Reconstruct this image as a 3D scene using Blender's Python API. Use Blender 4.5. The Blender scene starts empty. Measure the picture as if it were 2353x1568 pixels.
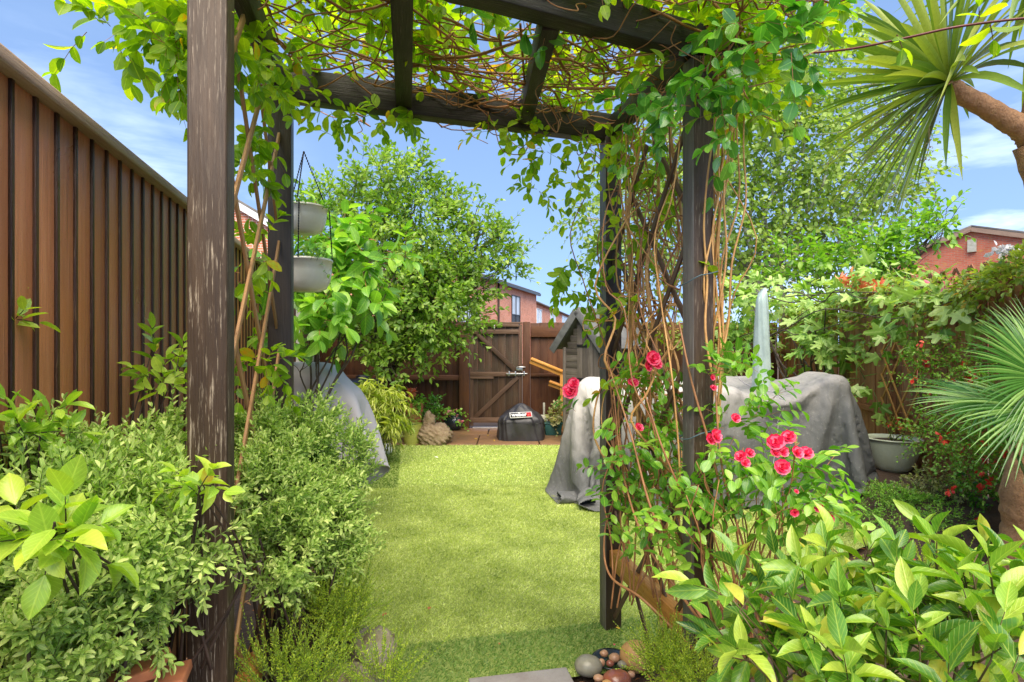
SKYS,SUNE,SUNA,EXPO=.145,3.9,66,1.16
import bpy, math, random
import numpy as np
from mathutils import Vector
random.seed(5)
rng = np.random.default_rng(11)
sc = bpy.context.scene
COL = sc.collection
F, CX, HY, EYE = 1300.0, 1176.5, 790.0, 1.45      # survey of the photograph: focal length, centre, horizon row, eye height
def at(px, py, Y): return np.array([(px-CX)/F*Y, Y, EYE-(py-HY)/F*Y])
def gr(px, py, z=0.0):
    Y = (EYE-z)*F/(py-HY); return np.array([(px-CX)/F*Y, Y, z])
def A(*v): return np.array(v, float)
def nz(v, ax=-1):
    return v/np.maximum(np.linalg.norm(v, axis=ax, keepdims=True), 1e-9)
R = math.radians

# ---------------------------------------------------------------- mesh collector
class MB:
    def __init__(s): s.V=[]; s.Fc=[]; s.U=[]; s.M=[]; s.n=0
    def add(s, V, Fc, uv=None, mi=0):
        V = np.asarray(V, float).reshape(-1,3)
        if uv is None: uv = np.zeros((len(V),2))
        s.V.append(V); s.U.append(np.asarray(uv,float).reshape(-1,2))
        if isinstance(Fc, np.ndarray): Fc=[Fc]
        for f in Fc:
            s.Fc.append(np.asarray(f,int)+s.n); s.M.append(mi)
        s.n += len(V)
        return s
    def build(s, name, mats, parent=None, smooth=False, bevel=0, kind=None, base=None):
        V = np.concatenate(s.V); U = np.concatenate(s.U)
        off = np.zeros(3)
        if parent is not None: off = np.array(WB[parent.name])
        elif base is not None: off = np.array(base, float)
        V = V-off
        me = bpy.data.meshes.new(name)
        li = np.concatenate([f.ravel() for f in s.Fc])
        lt = np.concatenate([np.full(len(f), f.shape[1]) for f in s.Fc])
        mi = np.concatenate([np.full(len(f), m) for f, m in zip(s.Fc, s.M)])
        ls = np.concatenate([[0], np.cumsum(lt)[:-1]])
        me.vertices.add(len(V)); me.vertices.foreach_set('co', V.astype(np.float32).ravel())
        me.loops.add(len(li)); me.loops.foreach_set('vertex_index', li.astype(np.int32))
        me.polygons.add(len(lt)); me.polygons.foreach_set('loop_start', ls.astype(np.int32))
        me.polygons.foreach_set('material_index', mi.astype(np.int32))
        if smooth: me.polygons.foreach_set('use_smooth', np.ones(len(lt), bool))
        uvl = me.uv_layers.new(name='UVMap'); uvl.data.foreach_set('uv', U[li].astype(np.float32).ravel())
        me.update(calc_edges=True); me.validate()
        if not isinstance(mats, (list,tuple)): mats=[mats]
        for m in mats: me.materials.append(m)
        o = bpy.data.objects.new(name, me); COL.objects.link(o)
        if parent is not None: o.parent = parent
        o.location = (0,0,0) if parent is not None else tuple(off)
        WB[o.name] = tuple(off)
        if bevel:
            b = o.modifiers.new('bevel','BEVEL'); b.width=bevel; b.segments=2; b.limit_method='ANGLE'; b.angle_limit=R(50)
        if kind: o['kind']=kind
        return o
WB = {}
def tag(o, label=None, cat=None, group=None, kind=None):
    if label: o['label']=label
    if cat: o['category']=cat
    if group: o['group']=group
    if kind: o['kind']=kind
    return o
def thing(name, base, label, cat, group=None):
    o = bpy.data.objects.new(name, None); COL.objects.link(o)
    o.location = tuple(float(x) for x in base); o.empty_display_size=.1
    WB[o.name] = tuple(float(x) for x in base)
    return tag(o, label, cat, group)

# ---------------------------------------------------------------- solid shapes
def frame(d, up=(0,0,1)):
    d = nz(A(*d)); up=A(*up)
    if abs(d@nz(up))>.98: up=A(0,1,0) if abs(d[1])<.9 else A(1,0,0)
    x = nz(np.cross(d, up)); y = np.cross(x, d)
    return d, x, y
def bar(mb, p0, p1, w, h, up=(0,0,1), mi=0, uo=None, taper=1.0):
    """straight timber from p0 to p1 (axis through its centre); w sideways, h along up; UV in metres"""
    p0=A(*p0); p1=A(*p1); d,x,y = frame(p1-p0, up); L=np.linalg.norm(p1-p0)
    if uo is None: uo = rng.random()*50
    V=[];U=[];Fs=[]
    cs=[(-w/2,-h/2),(w/2,-h/2),(w/2,h/2),(-w/2,h/2)]
    for q,(a,b) in enumerate(cs):
        a2,b2=cs[(q+1)%4]; k=len(V)
        V += [p0+x*a+y*b, p0+x*a2+y*b2, p1+(x*a2+y*b2)*taper, p1+(x*a+y*b)*taper]
        v0=uo+q*.3; v1=v0+math.hypot(a2-a,b2-b)
        U += [(uo,v0),(uo,v1),(uo+L,v1),(uo+L,v0)]
        Fs.append([k,k+1,k+2,k+3])
    k=len(V)
    V += [p0+x*a+y*b for a,b in cs]; U += [(a+uo,b+3) for a,b in cs]; Fs.append([k+3,k+2,k+1,k])
    k=len(V)
    V += [p1+(x*a+y*b)*taper for a,b in cs]; U += [(a+uo,b+5) for a,b in cs]; Fs.append([k,k+1,k+2,k+3])
    V=np.array(V)
    # weld the corners so that bevels work
    key={}; idx=[]
    for v in np.round(V,6): idx.append(key.setdefault(tuple(v), len(key)))
    s_=mb
    s_.add(V, np.array(Fs), np.array(U), mi)
def weld(o, d=1e-5):
    import bmesh
    bm=bmesh.new(); bm.from_mesh(o.data); bmesh.ops.remove_doubles(bm, verts=bm.verts, dist=d); bmesh.ops.recalc_face_normals(bm, faces=bm.faces); bm.to_mesh(o.data); bm.free(); return o
def tube(mb, P, r, n=6, mi=0, cap=True):
    P=np.asarray(P,float); m=len(P)
    r=np.broadcast_to(np.asarray(r,float),(m,))
    T=np.gradient(P,axis=0); T=nz(T)
    ref=A(0,0,1) if abs(T[:,2]).mean()<.8 else A(1,0,0)
    X=nz(np.cross(T,ref)); Y=np.cross(X,T)
    a=np.arange(n)/n*2*np.pi
    ring=(X[:,None,:]*np.cos(a)[None,:,None]+Y[:,None,:]*np.sin(a)[None,:,None])*r[:,None,None]+P[:,None,:]
    V=ring.reshape(-1,3)
    i=np.arange(m-1)[:,None]*n; j=np.arange(n)[None,:]; j2=(j+1)%n
    Fq=np.stack([i+j,i+j2,i+n+j2,i+n+j],-1).reshape(-1,4)
    s=np.concatenate([[0],np.cumsum(np.linalg.norm(np.diff(P,axis=0),axis=1))])
    uo=rng.random()*20
    U=np.stack([np.repeat(s+uo,n), np.tile(a,m)*r.mean()+uo],-1)
    fs=[Fq]
    if cap: fs.append(np.array([list(range(n))[::-1]])); fs.append(np.array([list(range((m-1)*n,m*n))]))
    mb.add(V,fs,U,mi)
def spline(P, k=6):
    P=np.asarray(P,float)
    if len(P)<3: return np.linspace(P[0],P[-1],k+1)
    Q=np.vstack([2*P[0]-P[1],P,2*P[-1]-P[-2]]); out=[]
    t=np.linspace(0,1,k,endpoint=False)[:,None]
    for i in range(1,len(Q)-2):
        a,b,c,d=Q[i-1],Q[i],Q[i+1],Q[i+2]
        out.append(.5*((2*b)+(-a+c)*t+(2*a-5*b+4*c-d)*t*t+(-a+3*b-3*c+d)*t**3))
    out.append(P[-1:]); return np.vstack(out)
def lathe(mb, prof, base, n=32, mi=0, sx=1, sy=1):
    """prof: list of (radius, z)"""
    prof=np.asarray(prof,float); m=len(prof); a=np.arange(n)/n*2*np.pi
    V=np.stack([prof[:,0,None]*np.cos(a)*sx, prof[:,0,None]*np.sin(a)*sy, np.repeat(prof[:,1,None],n,1)],-1).reshape(-1,3)+A(*base)
    i=np.arange(m-1)[:,None]*n; j=np.arange(n)[None,:]; j2=(j+1)%n
    Fq=np.stack([i+j,i+j2,i+n+j2,i+n+j],-1).reshape(-1,4)
    U=np.stack([np.tile(a,m)*prof[:,0].max(), np.repeat(np.arange(m)*.03,n)],-1)
    mb.add(V,Fq,U,mi)
def grid(mb, V, mi=0, uv=None):
    """V: (m,n,3)"""
    m,n=V.shape[:2]
    i=np.arange(m-1)[:,None]*n; j=np.arange(n-1)[None,:]
    Fq=np.stack([i+j,i+j+1,i+n+j+1,i+n+j],-1).reshape(-1,4)
    if uv is None: uv=np.stack(np.meshgrid(np.linspace(0,1,m),np.linspace(0,1,n),indexing='ij'),-1)
    mb.add(V.reshape(-1,3),Fq,uv.reshape(-1,2),mi)
def fnoise(P, seed=0, sc_=1.0):
    """cheap smooth noise from sines"""
    r=np.random.default_rng(seed); o=np.zeros(P.shape[:-1])
    for k in range(7):
        w=r.normal(size=3)*sc_*(1+.6*k); o+=np.sin(P@w+r.random()*6.28)/(1+.5*k)
    return o/3
def rock(mb, c, rx, ry, rz, seed=0, rough=.18, n=24, mi=0, sc_=3.0):
    th=np.linspace(0,np.pi,n)[:,None]; ph=(np.arange(n*2)/(n*2)*2*np.pi)[None,:]
    D=np.stack([np.sin(th)*np.cos(ph),np.sin(th)*np.sin(ph),np.cos(th)*np.ones_like(ph)],-1)
    s=1+rough*fnoise(D,seed,sc_)+rough*.5*fnoise(D,seed+1,sc_*2.6)
    V=D*s[...,None]*A(rx,ry,rz)+A(*c)
    m,k=V.shape[:2]
    i=np.arange(m-1)[:,None]*k; j=np.arange(k)[None,:]; j2=(j+1)%k
    Fq=np.stack([i+j,i+k+j,i+k+j2,i+j2],-1).reshape(-1,4)
    mb.add(V.reshape(-1,3),Fq,None,mi)

# ---------------------------------------------------------------- leaves
def _tm(mid, side, fold=.1, droop=.15, wav=0):
    """mid: list of u; side: list of (u, half width) one per inner mid point -> triangles"""
    V=[];U=[];Fs=[]; M=len(mid)
    def z(u,v): return -droop*u*u+fold*abs(v)*2+(wav*math.sin(u*19) if v else 0)
    for u in mid: V.append((u,0,z(u,0))); U.append((u,.5))
    for s in (-1,1):
        k=len(V)
        for (u,h) in side: V.append((u,s*h,z(u,h))); U.append((u,.5+s*h))
        n=len(side)
        def tri(a,b,c): Fs.append((a,b,c) if s>0 else (a,c,b))
        tri(0,1,k)
        for q in range(n-1):
            tri(q+1,q+2,k+q+1); tri(q+1,k+q+1,k+q)
        tri(n,n+1,k+n-1)
    return np.array(V,float),np.array(Fs),np.array(U,float)
T_DIA = (np.array([(0,0,0),(.45,-.5,.08),(1,0,-.12),(.45,.5,.08)],float), np.array([(0,1,2),(0,2,3)]), np.array([(0,.5),(.45,0),(1,.5),(.45,1)],float))
T_MID = _tm([0,.33,.68,1],[(.28,.42),(.66,.46)])
T_OVAL = _tm([0,.15,.38,.62,.85,1],[(.12,.26),(.36,.48),(.62,.5),(.86,.32)],.09,.18)
T_FINE = _tm([0,.1,.22,.36,.5,.64,.78,.9,1],[(.1,.18),(.22,.36),(.36,.48),(.5,.5),(.64,.45),(.78,.32),(.9,.15)],.12,.22,.012)
T_NARROW = _tm([0,.25,.6,1],[(.25,.42),(.6,.5)],.2,.05)
def _fig():
    pts=[]
    lob=[(-118,.5),(-60,.8),(0,1.0),(60,.8),(118,.5)]
    for i,(a,l) in enumerate(lob):
        w=15
        pts += [(a-w,l*.72),(a-w*.6,l*.93),(a,l),(a+w*.6,l*.93),(a+w,l*.72)]
        if i<4: pts.append(((a+lob[i+1][0])/2,.42))
    V=[(.0,0,0)];U=[(.0,.5)]
    for a,r in pts:
        x=r*math.cos(R(a)); y=r*math.sin(R(a)); V.append((x*.62+.36*1,y*.62,-.16*r*r+.03*math.cos(R(a*6)))); U.append((x*.62+.36,.5+.5*y))
    V[0]=(.30,0,.02)
    n=len(pts); Fs=[(0,i,i+1) for i in range(1,n)]+[(0,n,1)]
    return np.array(V,float),np.array(Fs),np.array(U,float)
T_FIG=_fig()
def leaves(mb, T, P, Ax, N, L, W, mi=0, curl=None):
    n=len(P)
    if n==0: return
    Ax=nz(Ax); N=nz(N-(N*Ax).sum(-1,keepdims=True)*Ax); B=np.cross(Ax,N)
    L=np.broadcast_to(L,(n,)); W=np.broadcast_to(W,(n,))
    if curl is None: curl=.4+1.3*rng.random(n)
    t,f,u=T
    V=(P[:,None,:]+Ax[:,None,:]*(t[None,:,0,None]*L[:,None,None])+B[:,None,:]*(t[None,:,1,None]*W[:,None,None])
       +N[:,None,:]*(t[None,:,2,None]*(L*curl)[:,None,None]))
    k=len(t)
    Fs=(f[None]+(np.arange(n)*k)[:,None,None]).reshape(-1,3)
    mb.add(V.reshape(-1,3),Fs,np.tile(u,(n,1)),mi)
def thin(mb, P0, P1, P2, r, mi=0):
    """many fine three-sided twigs P0-P1-P2 at once"""
    n=len(P0); d=nz(P2-P0); x=nz(np.cross(d,A(.3,.2,1.))); y=np.cross(x,d)
    V=[]
    for q,(P,s) in enumerate(((P0,1),(P1,.8),(P2,.45))):
        for a in (0,2.094,4.189):
            V.append(P+(x*math.cos(a)+y*math.sin(a))*(np.broadcast_to(r,(n,))*s)[:,None])
    V=np.stack(V,1)
    f=[]
    for q in (0,3):
        for j in range(3): f.append((q+j,q+(j+1)%3,q+3+(j+1)%3,q+3+j))
    f=np.array(f); Fs=(f[None]+(np.arange(n)*9)[:,None,None]).reshape(-1,4)
    mb.add(V.reshape(-1,3),Fs,None,mi)
def sprigs(lm, sm, B, D, L, k, lL, lW, T=T_MID, ang=55, droop=.2, sr=.0015, opp=True, up=.7, t0=.15, tipscale=.8, jit=.25, flat=0, droopleaf=0):
    """S shoots with k leaves (or k pairs) each"""
    S=len(B); D=nz(D); L=np.broadcast_to(L,(S,))
    g=A(0,0,-1)
    def pt(t): return B+D*(L*t)[:,None]+g*(L*droop*t*t)[:,None]
    if sm is not None: thin(sm,pt(0),pt(.5),pt(1.),sr)
    ref=nz(rng.normal(size=(S,3))); X=nz(np.cross(D,ref)); Y=np.cross(D,X)
    az0=rng.random(S)*6.28
    for i in range(k):
        t=t0+(1-t0)*(i/(max(k-1,1)))
        d=nz(D+g*(2*droop*t)); c=pt(t)
        for s in ((0,1) if opp else (0,)):
            az=az0+i*(1.571 if opp else 2.4)+s*3.1416+rng.normal(0,jit,S)
            if flat: az=az0+s*3.1416+(i%2)*3.1416*(0 if opp else 1)+rng.normal(0,jit,S)
            aa=np.radians(ang*(1.1-.75*t*(not flat)*1.0)+rng.normal(0,8,S))
            side=X*np.cos(az)[:,None]+Y*np.sin(az)[:,None]
            ax=nz(d*np.cos(aa)[:,None]+side*np.sin(aa)[:,None]+g*droopleaf)
            N=d*(1-up)+A(0,0,1)*up+rng.normal(0,.25,(S,3))
            sz=(.75+.5*rng.random(S))*(1-(1-tipscale)*t)
            leaves(lm,T,c,ax,N,lL*sz,lW*sz)
def blobpts(blobs, n, shell=.55):
    """blobs: (px,py,Y,rpx[,ry metres]) -> points, outward directions"""
    C=[];Rr=[]
    for b in blobs:
        c=at(b[0],b[1],b[2]); r=b[3]/F*b[2]; C.append(c); Rr.append((r,b[4] if len(b)>4 else r,(b[5] if len(b)>5 else r)))
    C=np.array(C);Rr=np.array(Rr); w=(Rr.prod(1))**(.75); w/=w.sum()
    i=rng.choice(len(C),n,p=w)
    d=nz(rng.normal(size=(n,3))); s=shell+(1-shell)*rng.random(n)**.7
    q=rng.random(n)<.25; s[q]*=rng.random(q.sum())
    return C[i]+d*Rr[i]*s[:,None], d
def clump(lm, sm, blobs, n, L, k, lL, lW, out=1., upd=.35, rnd=.5, shell=.55, **kw):
    P,d=blobpts(blobs,n,shell)
    D=d*out+A(0,0,upd)+rng.normal(0,rnd,(n,3))
    sprigs(lm,sm,P,D,L*(.6+.8*rng.random(n)),k,lL,lW,**kw)
    return P
def limb(mb, p0, p1, r0, r1, wob=.08, k=5, n=7, lift=0):
    p0=A(*p0);p1=A(*p1);L=np.linalg.norm(p1-p0); t=np.linspace(0,1,k+1)[:,None]
    P=p0+(p1-p0)*t+rng.normal(0,wob*L*.5,(k+1,3))*np.sin(t*np.pi)+A(0,0,1)*lift*L*np.sin(t*np.pi)
    Q=spline(P,4); tube(mb,Q,np.linspace(r0,r1,len(Q)),n); return Q
# ---------------------------------------------------------------- materials
def newmat(name):
    m=bpy.data.materials.new(name); m.use_nodes=True; nt=m.node_tree
    for n in list(nt.nodes): nt.nodes.remove(n)
    return m,nt,nt.nodes,nt.links
def ramp(ns, stops):
    r=ns.new('ShaderNodeValToRGB'); e=r.color_ramp.elements
    while len(e)<len(stops): e.new(.5)
    for q,(p,c) in zip(e,stops): q.position=p; q.color=(*c,1)
    return r
def mixc(ns,ls,a,b,f,mode='MIX'):
    m=ns.new('ShaderNodeMix'); m.data_type='RGBA'; m.blend_type=mode
    for s,v in ((m.inputs[6],a),(m.inputs[7],b),(m.inputs[0],f)):
        if hasattr(v,'is_output') or hasattr(v,'links'): ls.new(v,s)
        elif isinstance(v,(int,float)): s.default_value=v
        else: s.default_value=(*v,1)
    return m.outputs[2]
def mth(ns,ls,op,a,b=None,clamp=False):
    m=ns.new('ShaderNodeMath'); m.operation=op; m.use_clamp=clamp
    for s,v in ((m.inputs[0],a),(m.inputs[1],b)):
        if v is None: continue
        if hasattr(v,'links'): ls.new(v,s)
        else: s.default_value=v
    return m.outputs[0]
def noise(ns,ls,vec,scale,det=3,rough=.55,dist=0):
    n=ns.new('ShaderNodeTexNoise'); n.inputs['Scale'].default_value=scale; n.inputs['Detail'].default_value=det
    n.inputs['Roughness'].default_value=rough; n.inputs['Distortion'].default_value=dist
    if vec is not None: ls.new(vec,n.inputs['Vector'])
    return n
def mapping(ns,ls,out,scale,loc=(0,0,0)):
    m=ns.new('ShaderNodeMapping'); m.inputs['Scale'].default_value=scale; m.inputs['Location'].default_value=loc; ls.new(out,m.inputs[0]); return m.outputs[0]
def rng01(ns,ls,v,a,b,c=0,d=1):
    m=ns.new('ShaderNodeMapRange'); ls.new(v,m.inputs[0]); m.inputs[1].default_value=a; m.inputs[2].default_value=b; m.inputs[3].default_value=c; m.inputs[4].default_value=d; return m.outputs[0]
def finish(m,nt,ns,ls,col,rough=.6,bump=None,bs=.3,bd=.01,spec=.4,metal=0,coat=0,trans=0,tcol=None):
    p=ns.new('ShaderNodeBsdfPrincipled'); o=ns.new('ShaderNodeOutputMaterial')
    if hasattr(col,'links'): ls.new(col,p.inputs['Base Color'])
    else: p.inputs['Base Color'].default_value=(*col,1)
    if hasattr(rough,'links'): ls.new(rough,p.inputs['Roughness'])
    else: p.inputs['Roughness'].default_value=rough
    p.inputs['Specular IOR Level'].default_value=spec; p.inputs['Metallic'].default_value=metal
    p.inputs['Coat Weight'].default_value=coat; p.inputs['Coat Roughness'].default_value=.12
    bn=None
    if bump is not None:
        b=ns.new('ShaderNodeBump'); b.inputs['Strength'].default_value=bs; b.inputs['Distance'].default_value=bd
        ls.new(bump,b.inputs['Height']); ls.new(b.outputs[0],p.inputs['Normal'])
    out=p.outputs[0]
    if trans:
        t=ns.new('ShaderNodeBsdfTranslucent'); mx=ns.new('ShaderNodeMixShader'); mx.inputs[0].default_value=trans
        if tcol is None: tcol=col
        if hasattr(tcol,'links'): ls.new(tcol,t.inputs[0])
        else: t.inputs[0].default_value=(*tcol,1)
        ls.new(p.outputs[0],mx.inputs[1]); ls.new(t.outputs[0],mx.inputs[2]); out=mx.outputs[0]
    ls.new(out,o.inputs[0]); return m
def wood(name, dark, mid, light, wear=(.32,.30,.27), wearamt=.25, rough=.6, pitch=1.0, stain=None, spec=.35, gs=1.0, pale=0.0):
    m,nt,ns,ls=newmat(name)
    tc=ns.new('ShaderNodeTexCoord'); uv=tc.outputs['UV']; ob=tc.outputs['Object']; ge=ns.new('ShaderNodeNewGeometry')
    g1=noise(ns,ls,mapping(ns,ls,uv,(3*gs,90*gs,1)),1.0,5,.65,.6)
    g2=noise(ns,ls,mapping(ns,ls,uv,(1.6,14,1)),1.0,3,.5,.8)
    g3=noise(ns,ls,mapping(ns,ls,uv,(9,160*gs,1)),1.0,4,.7,.2)
    big=noise(ns,ls,ob,2.2,4,.6)
    r=ramp(ns,[(.25,dark),(.5,mid),(.78,light)])
    v=mth(ns,ls,'ADD',mth(ns,ls,'MULTIPLY',g1.outputs[0],.5),mth(ns,ls,'MULTIPLY',g2.outputs[0],.5)); ls.new(v,r.inputs[0])
    isl=rng01(ns,ls,ge.outputs['Random Per Island'],0,1,.66,1.24)
    hs=ns.new('ShaderNodeHueSaturation'); ls.new(r.outputs[0],hs.inputs['Color']); ls.new(isl,hs.inputs['Value'])
    c=hs.outputs[0]
    if stain: c=mixc(ns,ls,c,stain,rng01(ns,ls,big.outputs[0],.5,.72,0,.75))
    wv=mth(ns,ls,'MULTIPLY',rng01(ns,ls,g3.outputs[0],.56,.70,0,1),rng01(ns,ls,big.outputs[0],.42,.62,.15,1))
    c=mixc(ns,ls,c,wear,mth(ns,ls,'MULTIPLY',wv,wearamt*2,True))
    sp=noise(ns,ls,ob,420,1,.5); c=mixc(ns,ls,c,(.01,.008,.006),rng01(ns,ls,sp.outputs[0],.66,.74,0,.55))
    hb=mth(ns,ls,'ADD',g3.outputs[0],g1.outputs[0])
    rr=rng01(ns,ls,big.outputs[0],.3,.7,rough-.18,rough+.12)
    return finish(m,nt,ns,ls,c,rr,hb,.55,.004,spec)
def leafm(name, a, b, c, tr=.38, rough=.38, spec=.5, vein=.35, clumpk=.35, tint=(.9,1.0,.35), spots=None, rim=None, coat=0, veins2=False, bump=.25):
    """a dark, b mid, c light colour; random per leaf"""
    m,nt,ns,ls=newmat(name)
    tc=ns.new('ShaderNodeTexCoord'); ge=ns.new('ShaderNodeNewGeometry'); sx=ns.new('ShaderNodeSeparateXYZ'); ls.new(tc.outputs['UV'],sx.inputs[0])
    r=ramp(ns,[(.08,a),(.5,b),(.92,c)])
    cl=noise(ns,ls,tc.outputs['Object'],3.0,2)
    v=mth(ns,ls,'ADD',mth(ns,ls,'MULTIPLY',ge.outputs['Random Per Island'],1-clumpk),mth(ns,ls,'MULTIPLY',rng01(ns,ls,cl.outputs[0],.3,.7),clumpk)); ls.new(v,r.inputs[0])
    col=r.outputs[0]
    dv=mth(ns,ls,'ABSOLUTE',mth(ns,ls,'SUBTRACT',sx.outputs[1],.5))
    vm=rng01(ns,ls,dv,.0,.055,1,0)
    if veins2:
        w=mth(ns,ls,'SINE',mth(ns,ls,'MULTIPLY',mth(ns,ls,'SUBTRACT',sx.outputs[0],mth(ns,ls,'MULTIPLY',dv,.7)),44.))
        w=rng01(ns,ls,w,.8,1,0,.55); vm=mth(ns,ls,'MAXIMUM',vm,w)
    lt=tuple(min(1,x*1.55+.03) for x in c)
    col=mixc(ns,ls,col,lt,mth(ns,ls,'MULTIPLY',vm,vein))
    fn=noise(ns,ls,tc.outputs['Object'],60,3,.6)
    col=mixc(ns,ls,col,tuple(x*.45 for x in a),rng01(ns,ls,fn.outputs[0],.5,.75,0,.3))
    if spots:
        sp=noise(ns,ls,tc.outputs['Object'],34,2); q=mth(ns,ls,'GREATER_THAN',ge.outputs['Random Per Island'],1-spots[0])
        col=mixc(ns,ls,col,spots[1],mth(ns,ls,'MULTIPLY',q,rng01(ns,ls,sp.outputs[0],.35,.6,.2,1)))
    if rim: col=mixc(ns,ls,col,rim,rng01(ns,ls,dv,.3,.42,0,.9))
    hs=ns.new('ShaderNodeMix'); hs.data_type='RGBA'; hs.blend_type='MULTIPLY'; hs.inputs[0].default_value=1
    ls.new(col,hs.inputs[6]); hs.inputs[7].default_value=(tint[0]*2.0,tint[1]*2.0,tint[2]*1.6,1)
    return finish(m,nt,ns,ls,col,rough,mth(ns,ls,'ADD',fn.outputs[0],mth(ns,ls,'MULTIPLY',vm,-.8)),bump,.002,spec,0,coat,tr,hs.outputs[2])
def plain(name, col, rough=.6, var=.25, sc_=8, bump=.15, bd=.004, spec=.4, metal=0, trans=0, c2=None, coat=0, fine=90, det=4):
    m,nt,ns,ls=newmat(name); tc=ns.new('ShaderNodeTexCoord'); ob=tc.outputs['Object']
    n1=noise(ns,ls,ob,sc_,det,.6); n2=noise(ns,ls,ob,fine,3,.6)
    c2=c2 or tuple(x*(1-var*1.6) for x in col)
    c=mixc(ns,ls,col,c2,rng01(ns,ls,n1.outputs[0],.35,.68,0,1))
    c=mixc(ns,ls,c,tuple(x*.5 for x in col),rng01(ns,ls,n2.outputs[0],.5,.8,0,var))
    rr=rng01(ns,ls,n1.outputs[0],.3,.7,max(.05,rough-.1),min(1,rough+.1))
    return finish(m,nt,ns,ls,c,rr,mth(ns,ls,'ADD',n1.outputs[0],mth(ns,ls,'MULTIPLY',n2.outputs[0],.4)),bump,bd,spec,metal,coat,trans)
def brickm(name, c1, c2, mortar, s=1.0, stain=None):
    m,nt,ns,ls=newmat(name); tc=ns.new('ShaderNodeTexCoord'); uv=tc.outputs['UV']
    b=ns.new('ShaderNodeTexBrick'); ls.new(uv,b.inputs[0]); b.inputs['Scale'].default_value=1/s
    b.inputs['Brick Width'].default_value=.225; b.inputs['Row Height'].default_value=.075; b.inputs['Mortar Size'].default_value=.010
    b.inputs['Color1'].default_value=(*c1,1); b.inputs['Color2'].default_value=(*c2,1); b.inputs['Mortar'].default_value=(*mortar,1); b.inputs['Bias'].default_value=-.1
    n=noise(ns,ls,uv,.9,5,.7); c=mixc(ns,ls,b.outputs[0],tuple(x*.55 for x in c1),rng01(ns,ls,n.outputs[0],.5,.75,0,.6))
    if stain:
        n3=noise(ns,ls,uv,1.6,6,.75); c=mixc(ns,ls,c,stain,rng01(ns,ls,n3.outputs[0],.54,.66,0,.75))
    return finish(m,nt,ns,ls,c,.85,b.outputs[1],-.4,.01,.2)
M={}
M['post']=wood('dark stained post timber',(.026,.014,.007),(.062,.036,.018),(.135,.082,.045),wear=(.50,.41,.29),wearamt=.5,rough=.55)
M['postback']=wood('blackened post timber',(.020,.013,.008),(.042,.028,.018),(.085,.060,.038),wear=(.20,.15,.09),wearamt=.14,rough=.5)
M['beam']=wood('dark beam timber',(.012,.010,.008),(.028,.022,.018),(.060,.050,.042),wear=(.22,.20,.18),wearamt=.2,rough=.5)
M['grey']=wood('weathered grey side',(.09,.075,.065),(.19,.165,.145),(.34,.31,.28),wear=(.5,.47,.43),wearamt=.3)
M['fence']=wood('red brown fence boards',(.25,.085,.034),(.43,.165,.075),(.56,.26,.14),wear=(.45,.30,.18),wearamt=.12,stain=(.46,.17,.04),rough=.42,spec=.45)
M['batten']=wood('dark fence batten',(.022,.009,.004),(.050,.020,.008),(.11,.05,.018),wear=(.3,.2,.1),wearamt=.2,rough=.4)
M['cap']=wood('weathered fence cap',(.24,.145,.095),(.37,.25,.175),(.50,.37,.28),wear=(.5,.42,.36),wearamt=.2)
M['gate']=wood('old dark gate boards',(.045,.024,.013),(.10,.058,.033),(.18,.115,.070),wear=(.30,.25,.18),wearamt=.15,stain=(.085,.078,.05),rough=.6)
M['gaterail']=wood('gate rail timber',(.06,.032,.018),(.13,.075,.045),(.22,.145,.095),wear=(.35,.28,.2),wearamt=.15)
M['farfence']=wood('dark brown far fence',(.040,.016,.008),(.095,.038,.018),(.16,.075,.035),wear=(.30,.2,.1),wearamt=.1,stain=(.15,.06,.018))
M['rfence']=wood('ragged brown fence',(.20,.08,.028),(.38,.17,.065),(.54,.28,.13),wear=(.55,.42,.3),wearamt=.35,stain=(.06,.028,.012))
M['rail']=wood('honey timber rail',(.32,.12,.02),(.60,.28,.06),(.80,.46,.15),wear=(.10,.06,.03),wearamt=.25,rough=.35)
M['lattice']=wood('tan lattice slats',(.22,.10,.035),(.40,.21,.085),(.56,.34,.16),wear=(.15,.08,.04),wearamt=.2)
M['latred']=wood('red brown lattice',(.13,.045,.02),(.24,.09,.04),(.34,.15,.07),wear=(.1,.05,.02),wearamt=.2)
M['shed']=wood('silvery shed boards',(.045,.036,.028),(.115,.095,.078),(.22,.19,.155),wear=(.34,.28,.21),wearamt=.25,stain=(.06,.05,.042))
M['concrete']=plain('concrete post',(.52,.50,.42),.85,.25,10,.3,c2=(.36,.36,.27))
M['concpale']=plain('pale concrete post',(.72,.72,.62),.85,.15,10,.3)
M['felt']=plain('roof felt',(.10,.10,.098),.9,.3,12,.4,c2=(.15,.15,.145))
M['slate']=plain('roof tiles',(.13,.12,.11),.8,.3,6,.4,c2=(.09,.085,.08))
M['brick']=brickm('orange red brick',(.74,.24,.12),(.56,.16,.08),(.80,.62,.50))
M['brickold']=brickm('old red brick',(.60,.17,.10),(.46,.11,.065),(.42,.25,.17),stain=(.52,.30,.08))
M['white']=plain('white paint',(.78,.78,.77),.5,.08,9,.05)
M['darkframe']=plain('grey window frame',(.055,.06,.068),.5,.1)
M['glass']=plain('window glass',(.62,.67,.72),.12,.15,1.5,0,spec=.8)
M['soil']=plain('garden soil',(.060,.038,.024),.75,.5,9,1.0,.03,c2=(.10,.062,.040),fine=55)
M['ground']=plain('far ground',(.09,.10,.05),.9,.3,.5,.3,.05)
M['turfbase']=plain('turf backing',(.20,.26,.05),.8,.3,22,.5,.01,c2=(.28,.34,.09))
M['slab']=plain('wet paving slab',(.25,.135,.062),.45,.25,5,.25,.006,c2=(.17,.10,.05),spec=.45)
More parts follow.
